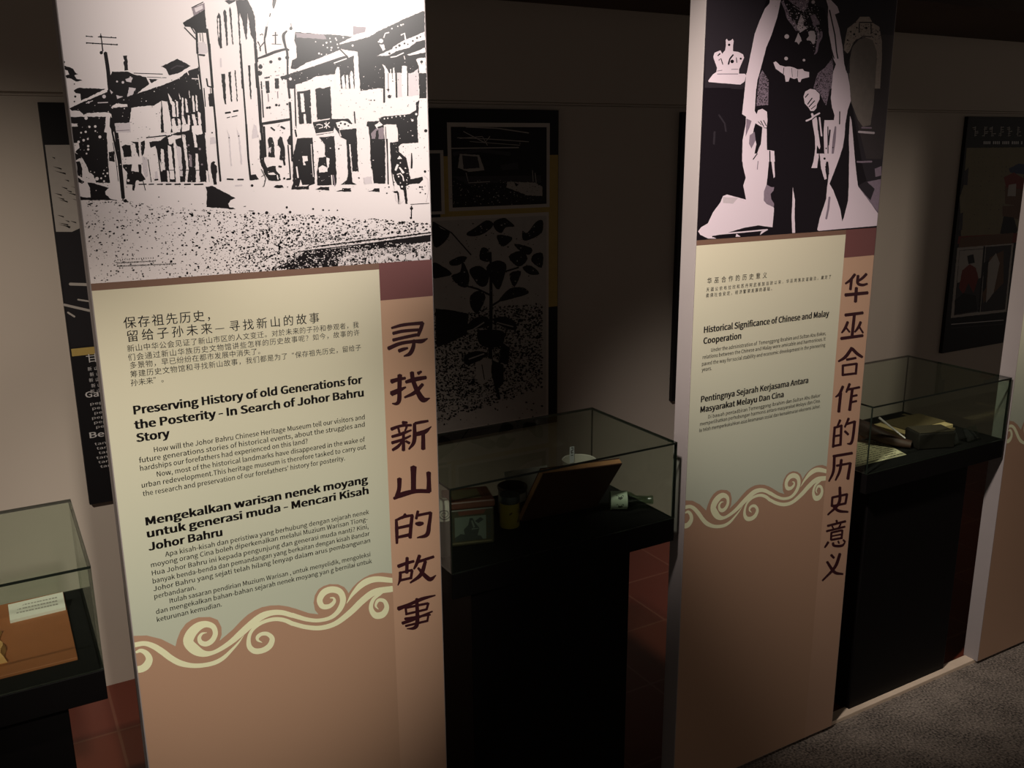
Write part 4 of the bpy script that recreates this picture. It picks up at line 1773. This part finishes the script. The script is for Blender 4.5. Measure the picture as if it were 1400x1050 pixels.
# ---------- left case
WOOD = mat('brown_board', (146, 88, 54), 0.55, 0.35, vary=0.15, scale=14)
o = box('base_board', (-0.49, 0.056, ZL), (0.056, 0.345, ZL + .006), WOOD, bevel=0.001)
tag(o, 'flat brown wooden board lining the floor of the left case', 'board')
CARDM = mat('white_card', (206, 200, 190), 0.6, 0.3, vary=0.03)
CARDT = mat('card_print', (150, 142, 136), 0.6, 0.3, vary=0.1)
k = empty('caption_card', (0.006, 0.262, ZL + .006), 'white caption card standing at a slant on the brown board in the left case', 'card')
bm = bmesh.new()
vs = [bm.verts.new(p) for p in ((-.048, -.010, 0), (.048, -.006, 0), (.048, .040, .0), (-.048, .036, .0),
                                (-.048, -.010, .006), (.048, -.006, .006), (.048, .036, .020), (-.048, .032, .020))]
for f in ((0, 3, 2, 1), (4, 5, 6, 7), (0, 1, 5, 4), (1, 2, 6, 5), (2, 3, 7, 6), (3, 0, 4, 7)):
    bm.faces.new([vs[i] for i in f])
from_bm('card', bm, CARDM, k)
bm = bmesh.new()
for i in range(3):
    for j in range(14):
        x0 = -.036 + j * .0052 + R.uniform(0, .001)
        y0, y1 = .022 - i * .009, .025 - i * .009
        zz = lambda y: .006 + (y + .008) / .044 * .014 + .0008
        bm.faces.new([bm.verts.new(p) for p in ((x0, y0, zz(y0)), (x0 + .0038, y0, zz(y0)), (x0 + .0038, y1, zz(y1)), (x0, y1, zz(y1)))])
from_bm('printed_lines', bm, CARDT, k)
# tan folded document, its end peeping in at the left edge of the picture
TAN = mat('tan_paper', (196, 150, 96), 0.7, 0.2, vary=0.15, scale=30)
bm = bmesh.new()
prev = None
for i in range(9):
    y = 0.10 + i * .015
    xr = -0.052 - .004 * math.sin(i * 1.3) - .001 * i
    ring = [bm.verts.new((q, y, z)) for q, z in ((xr - .14, ZL + .006), (xr, ZL + .006), (xr - .004, ZL + .018 + .002 * math.sin(i)), (xr - .14, ZL + .022))]
    if prev:
        for j in range(4):
            bm.faces.new((prev[j], prev[(j + 1) % 4], ring[(j + 1) % 4], ring[j]))
    else:
        bm.faces.new(ring)
    prev = ring
bm.faces.new(list(reversed(prev)))
tag(from_bm('folded_document', bm, TAN, smooth=False), 'tan folded document on the brown board at the extreme left', 'document')

# ---------- middle case
TIN_RED = mat('tin_red', (92, 54, 42), 0.45, 0.5, vary=0.25, scale=50)
TIN_GRN = mat('tin_olive', (60, 56, 42), 0.45, 0.5, vary=0.25, scale=50)
TIN_PIC = mat('tin_picture', (96, 104, 94), 0.45, 0.5, vary=0.15, scale=25)
TIN_DRK = mat('tin_picture_ink', (52, 56, 52), 0.45, 0.5, vary=0.2, scale=40)
TIN_CRM = mat('tin_cream', (100, 92, 68), 0.45, 0.5, vary=0.2, scale=40)
t = empty('square_tin', (0.880, 0.150, ZM), 'square old biscuit tin with a picture on its front, left corner of the middle case', 'tin',
          rotz=math.radians(-16))
s, h = .041, .088
bm = bmesh.new()
W2 = .052
add_box(bm, (-W2, -s, 0), (W2, s, h), 0, .004)
from_bm('body', bm, TIN_GRN, t)
bm = bmesh.new()
add_box(bm, (-W2 - .002, -s - .002, h), (W2 + .002, s + .002, h + .019), 0, .004)
lid = from_bm('lid', bm, TIN_RED, t)
bm = bmesh.new()
add_box(bm, (-W2 + .014, -s + .014, h + .019), (W2 - .026, s - .014, h + .0196), 0)
add_box(bm, (W2 - .018, -s + .014, h + .019), (W2 - .004, s - .014, h + .0196), 1)
from_bm('lid_print', bm, [TIN_CRM, TIN_RED], lid)
bm = bmesh.new()
y = -s - .0004


def flat(ps, mi, dy=0.0):
    f = bm.faces.new([bm.verts.new((p[0] * 1.27, y - dy, p[1])) for p in ps])
    f.material_index = mi


flat([(-.037, .006), (.036, .006), (.036, .010), (-.037, .010)], 2)
flat([(-.030, .013), (.026, .013), (.026, .070), (-.030, .070)], 0)
flat([(-.030, .013), (.020, .013), (.016, .022), (-.004, .026), (-.020, .030), (-.030, .022)], 1, .0001)
flat([(-.012, .024), (.010, .022), (.014, .040), (.006, .054), (.002, .066), (-.003, .066), (-.006, .050), (-.014, .040)], 1, .0002)
flat([(.006, .058), (.016, .066), (.022, .060), (.012, .052)], 1, .0003)
flat([(-.001, .060), (.002, .060), (.006, .044), (.003, .042)], 0, .0004)
flat([(.000, .038), (.012, .039), (.012, .0405), (.000, .041)], 0, .0005)
flat([(-.022, .074), (.022, .074), (.026, .084), (-.024, .084)], 3)
for i in range(5):
    flat([(.029, .014 + i * .012), (.034, .014 + i * .012), (.034, .021 + i * .012), (.029, .021 + i * .012)], 1)
    flat([(-.038, .014 + i * .012), (-.033, .014 + i * .012), (-.033, .021 + i * .012), (-.038, .021 + i * .012)], 1)
from_bm('front_picture', bm, [TIN_PIC, TIN_DRK, TIN_CRM, TIN_RED], t)

t = empty('yellow_tin', (0.997, 0.165, ZM), 'small round yellow tin with a dark lid, beside the square tin', 'tin')
YT_ = mat('tin_yellow', (136, 118, 42), 0.45, 0.5, vary=0.12, scale=40)
LIDB = mat('tin_lid_dark', (40, 44, 46), 0.4, 0.5, vary=0.1)
lathe('body', [(0, 0), (.0225, 0), (.0235, .002), (.0235, .060), (0, .060)], YT_, t)
lathe('lid', [(.0235, .060), (.0245, .061), (.0245, .076), (.0235, .078), (0, .0785)], LIDB, t)
bm = bmesh.new()
for (a0, z0, pts) in ((-1.25, .012, ((0, 0), (.30, .002), (.34, .012), (.28, .018), (.26, .034), (.16, .036), (.12, .026), (.20, .022), (.18, .010), (.02, .008))),
                      (-2.1, .034, ((0, 0), (.3, .004), (.28, .008), (0, .005)))):
    f = [bm.verts.new((.0238 * math.cos(a0 + u), .0238 * math.sin(a0 + u), z0 + v)) for u, v in pts]
    bm.faces.new(f)
from_bm('label_figure', bm, mat('tin_brown_ink', (70, 52, 24), 0.5), t)

t = empty('round_tin', (1.045, 0.235, ZM), 'dark round open tin with a pale label, behind the yellow tin', 'tin')
DTIN = mat('tin_dark', (58, 42, 36), 0.45, 0.5, vary=0.2, scale=40)
lathe('body', [(0, 0), (.034, 0), (.035, .002), (.035, .060), (.037, .062), (.037, .067), (.035, .069), (.032, .068), (.032, .005), (0, .005)], DTIN, t)
bm = bmesh.new()
n = 12
va = [[bm.verts.new((.0356 * math.cos(a_), .0356 * math.sin(a_), z)) for z in (.036, .057)] for a_ in [-2.45 + 1.5 * i / n for i in range(n + 1)]]
for i in range(n):
    bm.faces.new((va[i][0], va[i + 1][0], va[i + 1][1], va[i][1]))
va = [[bm.verts.new((.0356 * math.cos(a_), .0356 * math.sin(a_), z)) for z in (.008, .046)] for a_ in [-0.65 + .8 * i / n for i in range(n + 1)]]
for i in range(n):
    bm.faces.new((va[i][0], va[i + 1][0], va[i + 1][1], va[i][1]))
from_bm('paper_label', bm, mat('speckled_label', (190, 182, 172), 0.6, 0.3, vary=0.35, scale=220), t)

# board that leans out towards the viewer on the black floor
t = empty('leaning_book', (1.13, 0.15, ZM), 'dark brown hardback book leaning forward in the middle case', 'book')
BOOKB = mat('book_brown', (66, 38, 30), 0.6, 0.3, vary=0.2, scale=20)
BOOKP = mat('book_edge', (170, 124, 88), 0.7, 0.2, vary=0.15, scale=60)


def slab(name, a, b, c_, d, th, m, parent, off):
    """a,b bottom left/right and c,d top right/left, thickness th away from the viewer"""
    A = [Vector(v) - Vector(off) for v in (a, b, c_, d)]
    n_ = (A[1] - A[0]).cross(A[3] - A[0]).normalized()
    if n_.y < 0:
        n_ = -n_
    B = [v + n_ * th for v in A]
    bm_ = bmesh.new()
    va_ = [bm_.verts.new(v) for v in A]
    vb_ = [bm_.verts.new(v) for v in B]
    bm_.faces.new(va_)
    bm_.faces.new(list(reversed(vb_)))
    for i in range(4):
        bm_.faces.new((va_[i], vb_[i], vb_[(i + 1) % 4], va_[(i + 1) % 4]))
    return from_bm(name, bm_, m, parent), n_


bl, br = (1.030, 0.168, ZM + .001), (1.240, 0.156, ZM + .001)
tr_, tl = (1.249, 0.068, 0.9340), (1.031, 0.070, 0.9475)
off = (1.13, 0.15, ZM)
_, n_ = slab('cover', bl, br, tr_, tl, .003, BOOKB, t, off)
mv = lambda v, k_: tuple(Vector(v) + n_ * k_)
slab('page_block', mv(bl, .0031), mv(br, .0031), mv(tr_, .0031), mv(tl, .0031), .012, BOOKP, t, off)
slab('cover', mv(bl, .0153), mv(br, .0153), mv(tr_, .0153), mv(tl, .0153), .003, BOOKB, t, off)

# white bowl behind, with a numbered tag clipped to its rim
t = empty('white_bowl', (1.262, 0.268, ZM), 'pale porcelain bowl with a number tag on its rim, behind the leaning book', 'bowl')
PORC = mat('porcelain', (196, 190, 178), 0.25, 0.5, vary=0.05)
lathe('bowl', [(0, .002), (.018, 0), (.020, .006), (.030, .020), (.039, .045), (.042, .082), (.044, .086), (.041, .085), (.037, .046), (.028, .024), (0, .012)], PORC, t)
box('number_tag', (-.006, .0340, .066), (.007, .0353, .110), mat('tag_white', (206, 208, 214), 0.5), t)
bm = bmesh.new()
for (x0, z0, x1, z1) in ((-.003, .098, .004, .1), (.002, .092, .004, .1), (-.003, .091, .004, .093), (-.003, .087, -.001, .093), (-.003, .085, .004, .087),
                         (-.003, .078, .004, .080)):
    add_box(bm, (x0, .0336, z0 + .008), (x1, .0338, z1 + .008))
from_bm('tag_digit', bm, INK, t)

# paper label card behind the book
o = empty('caption_card', (1.120, 0.278, ZM), 'white caption card standing behind the round tin in the middle case', 'card', rotz=math.radians(-6))
slab('card', (-.055, .02, 0.0005), (.065, .02, 0.0005), (.065, .035, .072), (-.055, .035, .072), .001, CARDM, o, (0, 0, 0))

# glass bottle lying on its side with a pale label and its shadowed neck
t = empty('glass_bottle', (1.262, 0.125, ZM), 'clear glass bottle with pale label lying at right in the middle case', 'bottle')
BG = glass_mat('bottle_glass', (0.72, 0.80, 0.72), 0.06, 1.75)
ax = Vector((0.093, -0.055, 0.001)).normalized()
mt = Matrix.Translation((-0.006, 0.003, .0232)) @ Matrix.Scale(.88, 4) @ Vector((0, 0, 1)).rotation_difference(ax).to_matrix().to_4x4()
lathe('bottle_body', [(0, 0), (.022, 0), (.025, .004), (.025, .050), (.022, .062), (.013, .076), (.011, .110), (.0125, .113), (.0125, .122), (.010, .123),
                      (.009, .108), (.011, .075), (.020, .061), (.022, .05), (.022, .006), (0, .004)], BG, t, mtx=mt)
lb = lathe('label', [(.0256, .004), (.0256, .050)], mat('bottle_label', (186, 200, 176), 0.5, vary=0.1), t, mtx=mt)
bm = bmesh.new()
for (a0, r_, ring) in ((2.2, .0259, ((.018, .1), (.024, .5), (.030, .6), (.036, .45), (.040, .15), (.036, .05), (.031, .3), (.026, .28), (.022, .06))),):
    for da in (-.9, 0.1, 1.1):
        f = []
        for zz_, u in ring:
            f.append(bm.verts.new(mt @ Vector((r_ * math.cos(-a0 + da + u), r_ * math.sin(-a0 + da + u), zz_))))
        bm.faces.new(f)
from_bm('label_print', bm, mat('label_green', (62, 74, 58), 0.5), t)

# scroll reflection in the case glass, modelled as a small jar
t = empty('reflection_jar', (0.796, 0.100, ZM), 'grey and white jar shape standing in for a scroll reflected in the glass, far left inside the middle case', 'reflection stand-in')
JG = mat('reflection_grey', (58, 56, 54), 0.3, 0.4)  # grey lower part of the reflection, given as plain colour
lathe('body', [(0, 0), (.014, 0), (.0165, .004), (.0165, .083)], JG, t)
sh = lathe('shoulder', [(.0165, .083), (.0172, .086), (.0172, .108), (.015, .120), (.009, .128), (0, .130)], PORC, t)  # pale top stands for the reflected cream print
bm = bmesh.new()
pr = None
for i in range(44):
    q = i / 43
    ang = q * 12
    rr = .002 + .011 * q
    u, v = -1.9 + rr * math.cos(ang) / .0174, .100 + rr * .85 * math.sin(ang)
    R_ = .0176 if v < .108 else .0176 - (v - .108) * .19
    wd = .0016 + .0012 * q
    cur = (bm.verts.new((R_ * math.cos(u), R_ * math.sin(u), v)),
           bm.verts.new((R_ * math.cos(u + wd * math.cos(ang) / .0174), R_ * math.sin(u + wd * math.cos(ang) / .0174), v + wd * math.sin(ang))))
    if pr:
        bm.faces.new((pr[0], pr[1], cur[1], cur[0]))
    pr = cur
from_bm('reflected_swirl', bm, mat('reflected_swirl_grey', (92, 92, 90), 0.3), sh)

# ---------- right case
SHEET = mat('manuscript_paper', (214, 204, 168), 0.7, 0.2, vary=0.1, scale=25)
SINK = mat('manuscript_ink', (74, 66, 56), 0.7, 0.2)
t = empty('manuscript_sheet', (2.150, 0.12, ZR), 'cream manuscript sheet with lines of handwriting, front left of the right case', 'document')
bm = bmesh.new()
c4 = [(2.048, .060), (2.117, .058), (2.272, .056), (2.320, .192), (2.180, .250), (2.048, .250)]
vs = [bm.verts.new((x - 2.150, y - .12, .0012)) for x, y in c4]
vt = [bm.verts.new((x - 2.150, y - .12, .0004)) for x, y in c4]
bm.faces.new(vs)
bm.faces.new(list(reversed(vt)))
for i in range(6):
    bm.faces.new((vs[i], vt[i], vt[(i + 1) % 6], vs[(i + 1) % 6]))
from_bm('paper', bm, SHEET, t)
bm = bmesh.new()
for i in range(13):
    yy = .066 + i * .0135
    x = 2.056 + R.uniform(0, .01)
    xe = min(2.262 + (yy - .056) * .33, 2.30) if yy < .19 else 2.18
    while x < xe:
        l_ = R.uniform(.004, .014)
        if R.random() < .86:
            dz = R.uniform(-.0014, .0014)
            bm.faces.new([bm.verts.new((q[0] - 2.15, q[1] - .12, .0016)) for q in
                          ((x, yy + dz), (x + l_, yy - dz), (x + l_, yy + .0034), (x, yy + .0034 + dz))])
        x += l_ + R.uniform(.001, .005)
from_bm('handwriting', bm, SINK, t)

t = empty('wooden_box', (2.245, 0.238, ZR), 'small light-brown wooden box at the back left of the right case', 'box')
WB = mat('box_wood', (168, 116, 76), 0.55, 0.3, vary=0.2, scale=24)
bm = bmesh.new()
add_box(bm, (-.05, -.022, .0006), (.045, .03, .030), 0, .0015)
from_bm('body', bm, WB, t)
bm = bmesh.new()
add_box(bm, (-.052, -.024, .0305), (.047, .032, .036), 0, .0015)
from_bm('lid', bm, WB, t)

# long dark scabbard with a metal edge
t = empty('sheathed_knife', (2.298, 0.135, ZR), 'long dark leather scabbard with a thin pale metal edge, lying across the right case', 'knife')
LEA = mat('dark_leather', (62, 42, 34), 0.55, 0.35, vary=0.25, scale=35, bump=0.2)
STEEL = mat('pale_steel', (226, 216, 214), 0.3, 0.5, vary=0.05)
bm = bmesh.new()
path = [(Vector((.030, -.050, .014)), .016, .012), (Vector((.010, -.020, .018)), .020, .015), (Vector((-.010, .020, .026)), .022, .020),
        (Vector((-.022, .060, .036)), .026, .024), (Vector((-.036, .095, .046)), .024, .022), (Vector((-.050, .120, .050)), .014, .012)]
prev = None
for i, (c0, a_, b_) in enumerate(path):
    d = (path[min(i + 1, 5)][0] - path[max(0, i - 1)][0]).normalized()
    sd = d.cross(Vector((0, 0, 1))).normalized()
    u_ = sd.cross(d)
    ring = [bm.verts.new(c0 + sd * a_ * math.cos(q * PI / 6) + u_ * b_ * math.sin(q * PI / 6) * (1 if math.sin(q) else 1)) for q in range(12)]
    if prev:
        for j in range(12):
            bm.faces.new((prev[j], prev[(j + 1) % 12], ring[(j + 1) % 12], ring[j]))
    else:
        bm.faces.new(list(reversed(ring)))
    prev = ring
bm.faces.new(prev)
from_bm('sheath', bm, LEA, t, smooth=True)
bm = bmesh.new()
a0, a1 = Vector((.014, -.040, .034)), Vector((-.046, .010, .094))
sd = Vector((.0022, .001, .0022))
vs = [bm.verts.new(v) for v in (a0 - sd * .6, a0 + sd * .6, a1 + sd, a1 - sd)]
vt = [bm.verts.new(v.co + Vector((.001, .004, -.001))) for v in vs]
bm.faces.new(vs)
bm.faces.new(list(reversed(vt)))
for i in range(4):
    bm.faces.new((vs[i], vt[i], vt[(i + 1) % 4], vs[(i + 1) % 4]))
from_bm('metal_edge', bm, STEEL, t)

# dark ledgers and open album
t = empty('open_album', (2.49, 0.21, ZR), 'open album with cream pages and brown covers at the back of the right case', 'book')
ALB = mat('album_brown', (104, 90, 64), 0.65, 0.25, vary=0.12, scale=16)
PAGE = mat('album_page', (222, 196, 142), 0.7, 0.2, vary=0.08, scale=30)
bm = bmesh.new()
add_box(bm, (-.110, -.075, .0006), (.120, .115, .008), 0, .0015)
from_bm('cover', bm, ALB, t)
bm = bmesh.new()
add_box(bm, (-.104, -.070, .0082), (.004, .060, .020), 0, .001)
from_bm('page_block', bm, PAGE, t)
bm = bmesh.new()
add_box(bm, (.010, -.070, .0082), (.112, .060, .020), 0, .001)
from_bm('page_block', bm, PAGE, t)
bm = bmesh.new()
add_box(bm, (-.072, -.040, .0204), (.118, .062, .0224), 0, .0008)
from_bm('loose_cover', bm, ALB, t)
bm = bmesh.new()
add_box(bm, (-.080, .064, .0082), (.085, .112, .014), 0, .001)
from_bm('flap', bm, BLK2, t)

t = empty('black_ledger', (2.412, 0.078, ZR), 'thick black bound ledger in front of the open album in the right case', 'book', rotz=math.radians(-20))
LED = mat('ledger_black', (34, 30, 26), 0.6, 0.3, vary=0.15, scale=30)
LEDT = mat('ledger_top', (66, 58, 46), 0.65, 0.3, vary=0.15, scale=30)
bm = bmesh.new()
add_box(bm, (-.068, -.038, .0006), (.052, .036, .050), 0, .004)
from_bm('cover', bm, LED, t)
bm = bmesh.new()
add_box(bm, (-.064, -.034, .0502), (.048, .032, .054), 0, .0015)
from_bm('top_board', bm, LEDT, t)

ACR = glass_mat('clear_acrylic', (0.80, 0.84, 0.80), 0.08, 1.5)
for i, (x, yy, lab) in enumerate(((2.462, .045, 'clear acrylic label stand next to the black ledger, left of two'),
                                  (2.560, .045, 'clear acrylic label stand near the right corner of the right case'))):
    t = empty('acrylic_stand', (x, yy, ZR), lab, 'label stand', 'acrylic stands in the right case', rotz=math.radians(4))
    bm = bmesh.new()
    add_box(bm, (-.034, -.012, .0006), (.034, .020, .003), 0)
    from_bm('foot', bm, ACR, t)
    slab('upright', (-.034, -.006, .0032), (.034, -.006, .0032), (.034, .012, .040), (-.034, .012, .040), .003, ACR, t, (0, 0, 0))

bpy.data.objects.remove(_to)
bpy.data.curves.remove(_cu)
